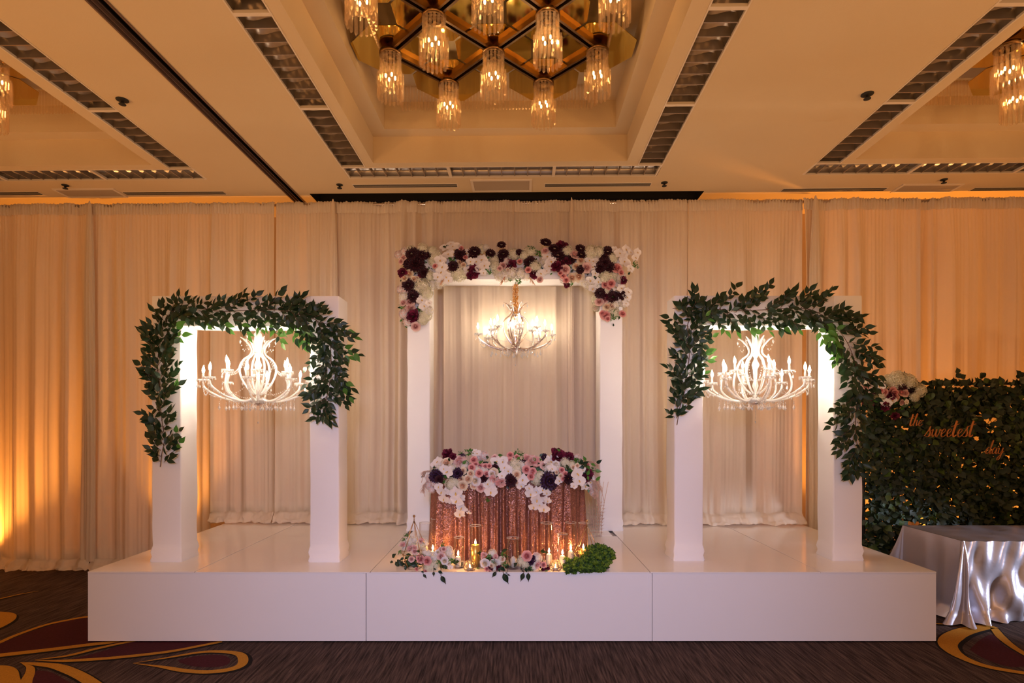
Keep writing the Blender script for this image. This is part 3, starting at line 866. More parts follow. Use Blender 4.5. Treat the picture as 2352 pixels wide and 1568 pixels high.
# ================================================================== FLOWERS (facing +Z, radius 1)
def petal(mb, ang, r0, r1, h0, h1, wid, curl=0.0, cup=0.15, mi=0, nu=4, nv=3, wave=0.0, rnd=None, power=1.0):
    ca, sa = math.cos(ang), math.sin(ang)
    def fn(u, v):
        uu = (u - .5) * 2
        w = wid * (math.sin(PI * min(1, (v * .82 + .12))) ** .6)
        r = r0 + (r1 - r0) * v ** power
        z = h0 + (h1 - h0) * v - curl * max(0, v - .6) ** 2 * 4
        edge = uu * uu
        if rnd and v > .9: z += wave * rnd.uniform(-1, 1); r += wave * rnd.uniform(-1, 1) * .5
        tx = uu * w
        z += cup * edge * v
        r2 = r - edge * w * .22
        return (r2 * ca - tx * sa, r2 * sa + tx * ca, z)
    mb.grid(fn, nu, nv, mi)
def rose(c_out, c_in, name):
    m = MB(); r = random.Random(11)
    for n, rt, h, w, mi in ((2, .12, .70, .13, 1), (3, .22, .69, .22, 1), (4, .34, .66, .30, 1), (4, .48, .62, .40, 1), (5, .64, .56, .48, 0), (5, .82, .46, .58, 0), (6, 1.0, .26, .64, 0)):
        o = r.uniform(0, 6)
        for k in range(n):
            petal(m, o + 2*PI*k/n, .05, rt, -.1, h, w, curl=.16 if mi == 0 else .0, cup=-.10, mi=mi, nu=3, nv=3, wave=.015, rnd=r, power=.42)
    m.ball((0, 0, .5), .12, 6, 4, 1)
    return m.mesh(name, [c_out, c_in])
def dahlia(c, c2, name):
    m = MB(); r = random.Random(5)
    for ring in range(7):
        el = ring / 6 * 1.45; n = (16, 16, 14, 12, 9, 6, 3)[ring]
        for k in range(n):
            a = 2*PI*(k + .5 * (ring % 2)) / n + r.uniform(-.08, .08)
            L_ = 1.0 - ring * .05 + r.uniform(-.06, .08)
            d = Vector((math.cos(a) * math.cos(el), math.sin(a) * math.cos(el), math.sin(el) * .75))
            s = Vector((-math.sin(a), math.cos(a), 0)); up = d.cross(s).normalized() * -1
            b = d * .3; tip = d * L_; mid = d * (L_ * .72)
            w = .17
            m.add([b - s*.06, b + s*.06, mid + s*w + up*.05, tip, mid - s*w + up*.05, mid - up*.03], [(0, 1, 5), (1, 2, 5), (2, 3, 5), (3, 4, 5), (4, 0, 5)], ring % 2)
    return m.mesh(name, [c, c2])
def hydrangea(c, c2, name):
    m = MB(); r = random.Random(9); N_ = 64; m.ball((0, 0, 0), .74, 12, 8, 1, .8)
    for k in range(N_):
        z = 1 - (k + .5) / N_ * 1.35; a = k * 2.39996
        rr = math.sqrt(max(0, 1 - z*z)); d = Vector((rr*math.cos(a), rr*math.sin(a), z * .8)).normalized()
        p = Vector((rr*math.cos(a), rr*math.sin(a), z * .75)) * r.uniform(.86, 1.0)
        q = face_quat(d + Vector((r.uniform(-.3,.3), r.uniform(-.3,.3), r.uniform(-.3,.3))), r.uniform(0, 6))
        s = .25
        for j in range(4):
            b = j * PI / 2
            pts = [Vector((0, 0, 0)), Vector((math.cos(b - .5)*.75, math.sin(b - .5)*.75, .25)), Vector((math.cos(b)*1.15, math.sin(b)*1.15, .1)), Vector((math.cos(b + .5)*.75, math.sin(b + .5)*.75, .25))]
            m.add([p + q @ (v * s) for v in pts], [(0, 1, 2, 3)], k % 2)
    return m.mesh(name, [c, c2])
def orchid(c, lip, name):
    m = MB(); r = random.Random(3)
    for a in (.10, PI - .10):
        petal(m, a, .03, 1.0, 0, .12, .56, curl=.12, cup=.12, nu=5, nv=5)
    for a in (PI/2, -PI/2 - .75, -PI/2 + .75):
        petal(m, a, .03, .92, -.04, -.04, .36, curl=.05, cup=.10, nu=4, nv=4)
    m.ball((0, -.02, .14), .10, 6, 4, 1, .8)
    petal(m, -PI/2, .02, .32, .12, .3, .14, cup=.1, mi=1, nu=2, nv=2)
    return m.mesh(name, [c, lip])
def peony(c, c2, name, seed=2):
    m = MB(); r = random.Random(seed)
    for n, rt, h, w in ((4, .25, .62, .26), (6, .45, .62, .3), (8, .66, .5, .32), (9, .85, .32, .34), (9, 1.0, .1, .36)):
        for k in range(n):
            petal(m, r.uniform(0, 6.28), .08, rt * r.uniform(.9, 1.05), -.1, h * r.uniform(.85, 1.1), w, curl=r.uniform(0, .2), cup=r.uniform(-.15, .15), mi=k % 2, nu=4, nv=3, wave=.07, rnd=r, power=.75)
    return m.mesh(name, [c, c2])
def star(c, name):
    m = MB()
    for k in range(9): petal(m, 2*PI*k/9, .05, 1.0, 0, .15, .11, nu=2, nv=3)
    m.ball((0, 0, .08), .14, 6, 4)
    return m.mesh(name, [c])
def fm(name, col, trans=.18, rough=.6, var=.1): return mat(name, col, rough, var=var, vscale=20, trans=trans, spec=.25)
def bud_sprig(c, name):
    m = MB(); r = random.Random(4)
    for k in range(16):
        d = Vector((r.uniform(-1, 1), r.uniform(-1, 1), r.uniform(.2, 1)))
        m.tube([(0, 0, 0), d * .85], .02, 3, 0); m.ball(d * .9, .12, 5, 4, 1)
    for k in range(7):
        d = Vector((r.uniform(-1, 1), r.uniform(-1, 1), r.uniform(0, .5))).normalized()
        q = leaf_quat(d, (0, 0, 1)); src = LEAF[0]
        m.add([(q @ (Vector(v) * .8)) + d * .2 for v in src.v], src.f, 0, True)
    return m.mesh(name, c)
C_w, C_w2 = fm('white_petal', (.86, .82, .80)), fm('white_petal_shade', (.80, .76, .74))
C_cr, C_cr2 = fm('cream_petal', (.84, .72, .54)), fm('peach_heart', (.84, .58, .40))
C_pk, C_pk2 = fm('pink_petal', (.80, .42, .38)), fm('pink_heart', (.70, .25, .24))
C_bl, C_bl2 = fm('blush_petal', (.80, .56, .50)), fm('blush_heart', (.74, .42, .38))
C_bu, C_bu2 = fm('burgundy_petal', (.045, .008, .014), .05), fm('dark_wine_petal', (.025, .006, .012), .05)
C_ma, C_ma2 = fm('maroon_petal', (.17, .012, .04), .1), fm('maroon_petal_dark', (.08, .008, .022), .08)
C_hy, C_hy2 = fm('hydrangea_cream', (.82, .77, .62)), fm('hydrangea_green', (.74, .71, .52))
C_lip = fm('orchid_lip', (.75, .50, .15))
C_pu = fm('purple_bloom', (.045, .018, .06), .05)
FL = {
 'D': ('dahlia', dahlia(C_bu, C_bu2, 'dahlia')), 'U': ('dahlia', dahlia(C_pu, C_bu2, 'dahlia')), 'M': ('peony', peony(C_ma, C_ma2, 'peony')),
 'P': ('rose', rose(C_pk, C_pk2, 'rose')), 'B': ('rose', rose(C_bl, C_bl2, 'rose')), 'C': ('rose', rose(C_cr, C_cr2, 'rose')), 'W': ('rose', rose(C_w, C_cr, 'rose')),
 'H': ('hydrangea', hydrangea(C_hy, C_hy2, 'hydrangea')), 'h': ('hydrangea', hydrangea(C_w, C_hy, 'hydrangea')), 'O': ('orchid', orchid(C_w, C_lip, 'orchid')),
 'K': ('peony', peony(C_pk, C_bl, 'peony', 8)), 'S': ('star_flower', star(C_pk, 'star_flower')), 'G': ('bud_sprig', bud_sprig([M_leaf_light, M_leaf_light], 'bud_sprig')),
 'Q': ('hydrangea', hydrangea(C_bl, C_w2, 'hydrangea'))}
def spec(s):
    out = []
    for line in s.strip().split('\n'):
        k, rest = line.split(':')
        for item in rest.split():
            a = item.split(','); out.append((k.strip(), float(a[0]), float(a[1]), float(a[2])))
    return out
def blooms(root, items, org, sc, Yf, seed, center=None, layer=None, tiltk=.5, grow=1.0):
    """place flowers given in zoomed photo coordinates; Yf(px,py) = depth"""
    r = random.Random(seed)
    base = root.location
    for k, zx, zy, zr in items:
        px, py = org[0] + zx / sc, org[1] + zy / sc
        Y = Yf(px, py)
        if k in 'Hh Q': Y += .02
        if k in 'OP': Y -= .015
        Y += r.uniform(-.015, .015)
        rad = zr / sc / F * Y * 1.25 * grow
        if k in 'DMU': rad *= 1.15
        p = at(px, py, Y)
        dx, dz = (center(px, py) if center else (0, 0))
        d = Vector((dx * tiltk + r.uniform(-.25, .25), -1, dz * tiltk + r.uniform(-.15, .3)))
        nm, me = FL[k]
        put(nm, me, root, p - base, face_quat(d, (r.uniform(-.5, .5) if k == 'O' else r.uniform(0, 6))), (rad, rad, rad * (.85 if k in 'Hh' else .9)))
A4 = spec('''D:1395,138,40 1015,158,32 1030,235,40 1010,275,32 920,228,34 785,215,44 660,235,42 680,265,34 245,235,46 330,240,42 400,245,34 280,320,60 220,320,38 350,395,38 600,340,38 215,500,44 255,600,46 1255,300,40 1470,190,42 1500,250,50 1540,300,42 1695,190,36 1700,240,36 1925,215,40 1900,270,42 1860,350,42 1930,350,46 1600,280,40 1860,570,36 1970,605,46 2050,590,36 1690,370,30 1165,222,26 770,250,30 300,280,40 1900,310,40
M:165,395,34 780,385,44 750,420,30 255,770,50 1095,330,40 1535,170,44 1490,340,42 2060,460,30 1290,400,38 1900,600,32 1575,500,22 330,410,26 1570,300,36
P:668,187,22 705,265,20 1172,300,22 1245,372,25 2003,360,40 2040,395,25 445,340,20 1907,765,38 2052,750,28 1905,500,28 1955,490,32 1545,420,25 1570,460,25 1520,400,20 1935,520,24 1880,745,24 1925,790,22
B:1030,335,30 1560,370,38 1645,245,40 1745,355,40 1345,455,25 235,645,38 235,700,38 175,655,28 280,858,36 155,300,24 1855,645,34 1902,632,26 175,270,24 1000,360,22 1390,210,30
C:230,405,32 265,450,24 185,445,26 1655,342,30 1697,292,32 1620,440,36 1680,430,42 665,310,30 560,360,28 640,345,26 1920,690,34 1960,680,32 240,470,18 290,445,18 690,330,22 1080,380,26 1820,690,30 620,330,22
H:450,250,45 340,196,44 420,205,36 240,200,34 650,395,60 600,420,40 340,520,62 370,570,46 360,760,46 340,800,36 840,190,36 955,290,42 1120,240,46 1260,215,46 1210,250,40 990,380,45 1570,210,45 1780,220,55 1850,215,42 1960,270,42 1910,430,52 1980,420,46 1905,555,36 1835,620,42 1830,690,36 1300,340,42 400,430,42 1980,740,40 430,290,40 700,400,36 960,330,36
h:480,480,44 420,500,34 1100,400,50 1050,420,44 1000,420,40 1180,400,40 1420,210,34 1380,300,38 1760,480,45 1720,470,36 2060,650,36 1990,660,36 1840,260,38 1230,420,34 390,720,34 180,600,36 2040,440,40 1000,250,30 880,180,26 1800,500,36
Q:190,550,42 150,540,30 1550,450,30 130,240,30 185,220,34 175,750,34 210,820,30 1060,300,30
O:600,175,50 560,240,46 530,180,38 490,290,44 510,345,42 500,390,44 540,430,40 460,330,34 560,460,34 470,430,38 720,230,40 750,300,34 800,300,34 850,285,44 870,335,44 730,375,36 830,370,38 860,395,28 1410,260,44 1440,300,44 1420,340,36 1350,400,36 1400,380,30 2030,230,44 2080,195,38 2060,250,36 2070,300,44 2180,220,34 2160,265,34 2120,220,30 2120,360,34 1990,200,30 1800,300,40 1840,320,32 1770,290,34 1800,345,34 1820,400,32 1845,470,32 330,630,40 350,680,40 390,655,30 1990,520,36 2040,530,36 2100,560,38 2090,605,38 2050,625,36 2080,660,30 1800,530,36 1840,540,32 1780,460,36 580,150,30 640,170,28
S:1530,258,42
G:1160,470,26 1270,190,28 1330,230,26 2150,330,26 1960,790,22 160,690,20 1090,450,20 410,455,16 910,390,22 1610,490,20 320,720,20 1980,760,34 2180,350,14''')
fg = empty('flower_garland', at(1180, 620, 6.66), 'burgundy, blush and white flowers over the tall middle arch', 'flower garland')
def cen_arch(px, py):
    if px < 985: return ((px - 952) / 33, .1)
    if px > 1375: return ((px - 1405) / 40, .1)
    return (0, (612 - py) / 40)
blooms(fg, A4, (880, 520), 3.734, lambda x, y: 6.655 + .05 * abs((y - 612) / 50 if 985 < x < 1375 else 0), 1, cen_arch)
# foliage bed that holds the flowers
bed = MB(); r = random.Random(22)
def bed_leaves(bed, pts, base, Y, n, spread, size, depth=.05):
    for k in range(n):
        i = r.randrange(len(pts) - 1); f = r.random()
        a, b = pts[i], pts[i+1]
        px, py = a[0] + (b[0]-a[0]) * f + r.gauss(0, spread), a[1] + (b[1]-a[1]) * f + r.gauss(0, spread)
        p = at(px, py, Y + r.uniform(0, depth)) - base
        d = Vector((r.uniform(-1, 1), -.3, r.uniform(-1, 1)))
        q = leaf_quat(d, (0, -1, .3), r.uniform(-.6, .6)); s = size * r.uniform(.7, 1.2); src = LEAF[r.randrange(3)]
        M = Matrix.Translation(p) @ q.to_matrix().to_4x4() @ Matrix.Scale(s, 4)
        bed.add([M @ Vector(v) for v in src.v], src.f, r.randrange(2), True)
bed_leaves(bed, [(948, 735), (946, 660), (955, 600), (1060, 605), (1200, 610), (1320, 608), (1400, 620), (1405, 720)], fg.location, 6.69, 420, 14, .05)
tag(bed.build('leaf_bed', [M_leaf, M_leaf_light], fg), kind='stuff')

# ---- table with sequin cloth
TY, TBACK, TXL, TXR, TH = 5.30, 6.10, -.78, .70, .765
table = empty('sweetheart_table', ((TXL+TXR)/2, (TY+TBACK)/2, ST), 'table under a floor-length rose gold sequin cloth', 'table')
m = MB(); hw, hd2 = (TXR-TXL)/2 - .04, (TBACK-TY)/2 - .04
m.box(-hw, hw, -hd2, hd2, TH - .03, TH - .006); m.build('tabletop', mat('plywood', (.4, .3, .2)), table)
for sx in (-1, 1):
    for sy in (-1, 1): MB().tube([(sx*(hw-.08), sy*(hd2-.08), 0), (sx*(hw-.08), sy*(hd2-.08), TH - .03)], .015, 8).build('leg', M_chrome, table)
def cloth_outline(n=360, ex=0.0):
    """rounded rectangle perimeter with outward normals, starting front centre"""
    hx, hy, rr = (TXR-TXL)/2 + ex, (TBACK-TY)/2 + ex, .30 + ex
    segs = []
    pts = []
    def arc(cx, cy, a0, a1, k):
        for i in range(k): 
            a = a0 + (a1 - a0) * i / k; pts.append((cx + rr*math.cos(a), cy + rr*math.sin(a), math.cos(a), math.sin(a)))
    def line(x0, y0, x1, y1, nx, ny, k):
        for i in range(k): f = i / k; pts.append((x0+(x1-x0)*f, y0+(y1-y0)*f, nx, ny))
    line(-hx+rr, -hy, hx-rr, -hy, 0, -1, 110); arc(hx-rr, -hy+rr, -PI/2, 0, 40); line(hx, -hy+rr, hx, hy-rr, 1, 0, 30); arc(hx-rr, hy-rr, 0, PI/2, 30)
    line(hx-rr, hy, -hx+rr, hy, 0, 1, 60); arc(-hx+rr, hy-rr, PI/2, PI, 30); line(-hx, hy-rr, -hx, -hy+rr, -1, 0, 30); arc(-hx+rr, -hy+rr, PI, 1.5*PI, 40)
    return pts
op = cloth_outline(); n = len(op); rows = 30; vs = []
for j in range(rows + 1):
    v = j / rows; z = TH * (1 - v) + .003
    for i, (x, y, nx, ny) in enumerate(op):
        s = i / n * 2 * PI
        a = (.006 + .036 * v ** .8)
        w = a * (math.sin(s * 30 + 5.5 * noise.noise(Vector((math.cos(s)*3, math.sin(s)*3, v * .5))) ) + .5 * math.sin(s * 57 + 3)) * (.7 + .5 * noise.noise(Vector((math.cos(s)*5, math.sin(s)*5, 2))))
        o = .0 + .012 * v + w
        vs.append((x + nx*o, y + ny*o, z))
m = MB(); m.add(vs, [(j*n+i, (j+1)*n+i, (j+1)*n+(i+1) % n, j*n+(i+1) % n) for j in range(rows) for i in range(n)], 0, True)
m.add([vs[i] for i in range(n)], [tuple(range(n))], 0)
cloth = m.build('sequin_tablecloth', M_sequin, None, table.location)
tag(cloth, 'shimmering rose gold sequin tablecloth falling in folds to the stage', 'tablecloth')

T7 = spec('''U:440,410,56 660,380,46 1575,455,76 700,215,32 1525,215,30
D:1190,450,52 920,430,34 1030,320,28 1765,430,46 1340,270,40 470,440,36
M:555,185,48 610,210,30 1660,210,70 1775,215,44 1955,390,50 1940,430,40
B:685,260,60 890,520,42 1030,225,34 1530,300,44 1120,290,40 700,280,40
K:1405,260,66 1100,470,56 1020,440,42 1360,225,40
P:820,245,35 800,320,33 880,310,36 935,310,30 875,378,36 950,385,30 840,290,26 975,305,24 1185,255,34 1185,195,32 1345,340,38 1410,355,32 1390,410,34 1700,345,28 1735,385,28 1715,430,24 1955,300,28 1250,215,24 1400,380,26 
C:550,275,50 710,355,36 790,380,34 690,440,40 765,435,42 710,500,46 820,500,34 1020,370,42 1250,390,40 1242,460,36 1815,320,26 1855,300,22 1605,395,20 1648,370,20 1690,405,24 1665,425,18 520,290,36
W:840,450,48 1510,410,40 1000,385,34 1120,250,40 1640,290,36
H:600,490,58 1230,290,60 1250,340,50 1450,430,54 1740,275,50 640,470,40 1480,400,40 1800,290,36
h:480,310,46 1580,330,58 720,300,40 980,480,50 1640,330,44 920,350,46 1300,300,40 1150,360,44 600,330,40 850,350,44
O:460,260,50 430,290,40 560,360,56 520,330,40 470,510,44 500,560,50 520,630,50 560,650,36 640,570,60 650,650,60 690,620,44 700,720,50 680,780,52 770,770,22 740,740,24 990,560,56 1000,520,46 960,480,46 1050,260,56 1110,260,46 1130,320,50 1160,350,50 1100,400,36 1580,260,60 1620,240,50 1600,330,44 1310,440,56 1290,500,38 1390,580,50 1440,560,50 1510,540,46 1450,640,56 1530,640,46 1420,710,48 1520,730,52 1550,570,40 1480,690,36 1850,380,62 1870,450,62 1900,340,40 1670,450,40 1930,500,50 1980,460,44 850,180,40 830,160,30 1560,650,34 540,560,38 1370,520,36 1820,500,34
Q:920,200,42 880,210,34 380,430,38 370,500,34 400,540,30 2000,420,42 2040,480,36 2020,560,40 1990,510,40 1850,230,40 1900,250,34 420,470,34 2040,600,26
G:780,170,42 1250,190,40 1860,260,36 2000,340,28 690,190,26 960,640,24 1560,550,28 1300,190,22''')
tf = empty('table_flowers', at(1180, 1075, 5.45), 'long low flower arrangement with trailing white orchids on the sequin table', 'flower arrangement')
def ty_(px, py):
    side = max(0, abs(px - 1166) - 150) / 45
    b = TY - .07 + .22 * min(1.2, side) ** 1.5
    if py < 1090: b += (1090 - py) / 60 * .2
    return b
blooms(tf, T7, (900, 1000), 4.355, ty_, 2, lambda px, py: ((px - 1166) / 190, (1100 - py) / 60))
bed = MB(); bed_leaves(bed, [(1000, 1085), (1080, 1080), (1180, 1085), (1280, 1080), (1350, 1090)], tf.location, TY - .02, 360, 15, .06, .2)
tag(bed.build('leaf_bed', [M_leaf, M_leaf_light], tf), kind='stuff')
# block of floral foam under the flowers
m = MB(); m.box(-.62, .62, -.16, .1, 0, .09); fo = m.build('foam_block', mat('floral_foam', (.03, .08, .03)), tf, Vector((-.04, 5.52, ST + TH + .004)) - tf.location)
# pampas plumes at the right corner of the table
def plume(root, pts, wid, n, seed, matl, name='grass_plume'):
    rr_ = random.Random(seed); m = MB(); P = catmull(pts, 8)
    m.tube(P, .0025, 4)
    for k in range(n):
        f = rr_.random(); i = int(f * (len(P) - 2)); p = P[i]
        d = (P[i+1] - P[i]).normalized() + Vector((rr_.uniform(-1, 1), rr_.uniform(-1, 1), rr_.uniform(-.5, .3))) * .8
        ln = wid * rr_.uniform(.5, 1.2) * math.sin(PI * min(1, .15 + f))
        m.tube([p, p + d.normalized() * ln * .6, p + d.normalized() * ln + Vector((0, 0, -.2 * ln))], [.0018, .0014, .0006], 3, 0, False)
    return m.build(name, matl, root)
M_pampas = mat('pampas_grass', (.78, .58, .47), .8, trans=.3)
b0 = tf.location
for i, (a, b, c) in enumerate((((1362, 1108), (1374, 1150), (1376, 1190)), ((1355, 1100), (1376, 1115), (1388, 1150)), ((985, 1100), (972, 1120), (976, 1140)), ((1340, 1060), (1366, 1062), (1380, 1085)), ((990, 1080), (975, 1085), (968, 1108)))):
    plume(tf, [at(*a, 5.38) - b0, at(*b, 5.36) - b0, at(*c, 5.38) - b0], .06, 160, i, M_pampas)
# standing pampas bunch behind the table corner
pb = empty('pampas_bunch', at(1372, 1228, 6.4) * 1.0, 'pale pampas grass bunch standing between sequin table and arch leg', 'dried grass')
pb.location = Vector((at(1370, 1220, 6.35).x, 6.35, ST + .006))
for i in range(6):
    x = -.05 + .02 * i
    plume(pb, [Vector((x, 0, 0)), Vector((x * 1.5, .0, .3)), Vector((x * 2.6, -.02, .62))], .05, 130, 30 + i, M_pampas)
# small plumes under the middle arch flowers
for i, (a, b) in enumerate((((1160, 635), (1148, 656)), ((1215, 635), (1230, 656)), ((1020, 640), (1010, 656)))):
    plume(fg, [at(*a, 6.64) - fg.location, (at(*a, 6.62) + at(*b, 6.62)) / 2 - fg.location, at(*b, 6.63) - fg.location], .05, 60, 60 + i, mat('peach_grass', (.8, .48, .3), .8, trans=.3))
# ================================================================== HANGING CHANDELIERS
def hanging_chandelier(name, loc, top, label, sleeve_top, phase, sc=1.0, slim=False):
    t = empty(name, loc, label, 'chandelier', 'crystal chandeliers under the arches'); rnd = random.Random(int(phase * 100))
    S = lambda p: Vector(p) * sc
    am = M_chrome if slim else M_glassarm
    # central shaft, bowl and finial
    MB().lathe([(.0001, -.03*sc), (.03*sc, -.026*sc), (.075*sc, -.008*sc), (.095*sc, .012*sc), (.07*sc, .02*sc), (.02*sc, .03*sc), (.014*sc, .1*sc), (.03*sc, .14*sc), (.014*sc, .2*sc), (.02*sc, .3*sc), (.035*sc, .34*sc), (.012*sc, .4*sc), (.03*sc, .44*sc), (.05*sc, .45*sc), (.012*sc, .46*sc), (.01*sc, .5*sc)], 14).build('centre_shaft', M_chrome if slim else am, t)
    MB().lathe([(.0001, -.045*sc), (.035*sc, -.035*sc), (.05*sc, -.02*sc), (.03*sc, -.01*sc)], 12).build('bottom_bowl', M_chrome, t)
    # cloth sleeve or amber beads on the hanging chain
    zt = top - loc[2]
    if not slim:
        m = MB()
        def sl(u, v):
            a = u * 2*PI; z = .44*sc + (zt - .44*sc) * v
            r = (.034 if v < .85 else .022) * (1 + .3 * noise.noise(Vector((math.cos(a)*2, math.sin(a)*2, z * 22 + phase)))) * (.6 + .4 * math.sin(min(1, v * 4) * PI / 2))
            return (r*math.cos(a), r*math.sin(a), z)
        m.grid(sl, 14, 20, wrap=True); m.build('chain_sleeve', M_spandex, t)
    else:
        m = MB()
        k = 0
        z = .44 * sc
        while z < zt:
            m.lathe([(.004, 0), (.009, .006), (.009, .016), (.004, .022)], 6, (0, 0, z)); z += .022
        m.build('hanging_chain', M_chrome, t)
    # six lyre ribs with flared crown
    for k in range(6):
        a = k * PI / 3 + phase; ca, sa = math.cos(a), math.sin(a)
        pr = [(.03, .06), (.09, .12), (.145, .22), (.16, .31), (.13, .385), (.075, .43), (.055, .47), (.07, .52), (.115, .575), (.155, .60)]
        P = catmull([S((r*ca, r*sa, z)) for r, z in pr], 4)
        rib = MB().tube(P, [.010*sc] * (len(P) - 4) + [.008*sc, .007*sc, .006*sc, .005*sc], 6).build('crown_rib', am, t)
        m = MB()
        for q in range(7):                      # crystals strung on the rib and the crown tip
            f = q / 6; zc = .575 - .10 * math.sin(f * PI); rc = .155 - .07 * f
            m.gem(S((rc*ca, rc*sa, zc)), .006*sc, .014*sc)
        m.gem(S((.155*ca, .155*sa, .56)), .011*sc, .045*sc)
        m.build('crown_beads', M_crystal, rib)
    bul = MB().lathe([(.0001, 0), (.008*sc, .004*sc), (.0135*sc, .022*sc), (.011*sc, .042*sc), (.004*sc, .062*sc), (.0001, .074*sc)], 8).mesh('bulb', M_bulb_dim if slim else M_bulb)
    can = MB().lathe([(.010*sc, 0), (.0105*sc, .07*sc), (.0001, .071*sc)], 10).mesh('candle_sleeve', M_sleeve)
    bob = MB().lathe([(.0001, -.006*sc), (.02*sc, -.006*sc), (.048*sc, .008*sc), (.052*sc, .014*sc), (.046*sc, .012*sc), (.018*sc, .0), (.0001, .0)], 14)
    for k in range(12):
        a = k * PI / 6; bob.gem((.05*sc*math.cos(a), .05*sc*math.sin(a), .0), .005*sc, (.034 if k % 2 else .018)*sc)
    bobm = bob.mesh('drip_tray', M_crystal)
    drop = MB(); drop.gem((0, 0, -.008*sc), .004*sc, .01*sc); drop.gem((0, 0, -.02*sc), .005*sc, .012*sc)
    drop.add([(0, 0, -.026*sc), (.011*sc, 0, -.05*sc), (0, .005*sc, -.05*sc), (-.011*sc, 0, -.05*sc), (0, -.005*sc, -.05*sc), (0, 0, -.068*sc)],
             [(0,1,2),(0,2,3),(0,3,4),(0,4,1),(5,2,1),(5,3,2),(5,4,3),(5,1,4)])
    dropm = drop.mesh('crystal_drop', M_crystal)
    ends = []
    for ring, (n, R, H) in enumerate(((8, .475, .185), (6, .29, .265))):
        for k in range(n):
            a = 2*PI*(k + (.5 if ring else 0)) / n + phase * (1 if ring == 0 else 1.7); ca, sa = math.cos(a), math.sin(a)
            if ring == 0: pr = [(.04, .02), (.14, -.005), (.25, .01), (.345, .045), (.42, .09), (.465, .13), (.475, .175)]
            else: pr = [(.04, .03), (.10, .0), (.19, .02), (.255, .08), (.275, .15), (.245, .21), (.215, .20)]
            if ring == 1: pr = [(.04, .03), (.12, .0), (.22, .02), (.30, .09), (.31, .17), (.29, .255)]
            P = catmull([S((r*ca, r*sa, z)) for r, z in pr], 4)
            arm = MB().tube(P, .0105*sc, 6).build('arm', am, t)
            bd = MB()
            for q in range(2, len(P) - 2, 3): bd.gem(P[q] - Vector((0, 0, .012*sc)), .0075*sc, .030*sc)
            bd.build('arm_beads', M_crystal, arm)
            e = S((R*ca, R*sa, H)); ends.append((e, a, ring))
            tilt = Quaternion((rnd.uniform(-1, 1), rnd.uniform(-1, 1), 0), rnd.uniform(0, .09))
            put('drip_tray', bobm, arm, e)
            put('candle_sleeve', can, arm, e, tilt)
            put('bulb', bul, arm, e + tilt @ Vector((0, 0, .071*sc)), tilt)
            for q in range(2 if ring == 0 else 1):
                b = a + (q - .5) * 1.6
                put('crystal_drop', dropm, arm, e + Vector((.048*sc*math.cos(b), .048*sc*math.sin(b), -.004)))
    # bead swags
    def swag(p, q, sag, n, r=.0062):
        m = MB()
        for i in range(n + 1):
            f = i / n; c = p.lerp(q, f); c.z -= sag * 4 * f * (1 - f)
            m.gem(c, r*sc, r*2.4*sc)
        m.build('bead_chain', M_crystal, t)
    outer = [e for e in ends if e[2] == 0]; inner = [e for e in ends if e[2] == 1]
    for k in range(8):
        a, b = outer[k][0], outer[(k+1) % 8][0]
        swag(a + Vector((0, 0, -.05*sc)), b + Vector((0, 0, -.05*sc)), .09*sc, 20)
        q = outer[k][1]; c, s = math.cos(q), math.sin(q)
        swag(S((.25*c, .25*s, 0)), S((.06*c, .06*s, -.02)), .055*sc, 12)
        put('crystal_drop', dropm, t, S((.25*c, .25*s, -.005)), None, 1.25)
        put('crystal_drop', dropm, t, S((.12*c, .12*s, -.02)), None, 1.1)
        c2, s2 = math.cos(q + .39), math.sin(q + .39)
        put('crystal_drop', dropm, t, S((.33*c2, .33*s2, -.005)), None, 1.3)
    for k in range(6):
        q = inner[k][1]; c, s = math.cos(q), math.sin(q)
        swag(S((.13*c, .13*s, .38)), inner[k][0], .05*sc, 14)
        swag(S((.15*c, .15*s, .34)), S((.03*c, .03*s, .2)), .05*sc, 10)
    # finial chain
    m = MB()
    for k in range(9): m.gem((0, 0, -.06*sc - k*.014*sc), .0035*sc, .011*sc)
    m.gem((0, 0, -.2*sc), .008*sc, .03*sc); m.build('finial_chain', M_crystal, t)
    return t
c1 = at(592.7, 921, 5.36); hanging_chandelier('crystal_chandelier', c1, 3.062 - .275, 'lit crystal chandelier hanging in the left leaf arch', 0, .25)
c2 = at(1735, 920, 5.40); hanging_chandelier('crystal_chandelier', c2, 3.076 - .275, 'lit crystal chandelier hanging in the right leaf arch', 0, .62)
c3 = at(1184, 802, 6.90); hanging_chandelier('crystal_chandelier', c3, 3.874 - .272, 'slim lit chandelier hanging from the flower arch', 0, .1, .95, True)
# amber flower string wound round the chain of the middle chandelier
m = MB(); r = random.Random(3)
ztop = 3.60
z0 = c3.z + .44 * .95
for k in range(520):
    f = r.random(); z = z0 - .02 + (ztop - z0) * f
    a = r.uniform(0, 6.28); rr = r.uniform(.012, .036)
    m.gem((rr*math.cos(a), rr*math.sin(a), z - z0), r.uniform(.004, .008), r.uniform(.01, .018), r.randrange(2))
am_ = m.build('amber_blossom_string', [mat('amber_blossom', (.55, .22, .03), .6, trans=.3), mat('amber_blossom_light', (.75, .38, .08), .6, trans=.3)], None, Vector((c3.x, c3.y, z0)))
tag(am_, 'amber blossom string wound round the chain under the flower arch', 'blossom string')

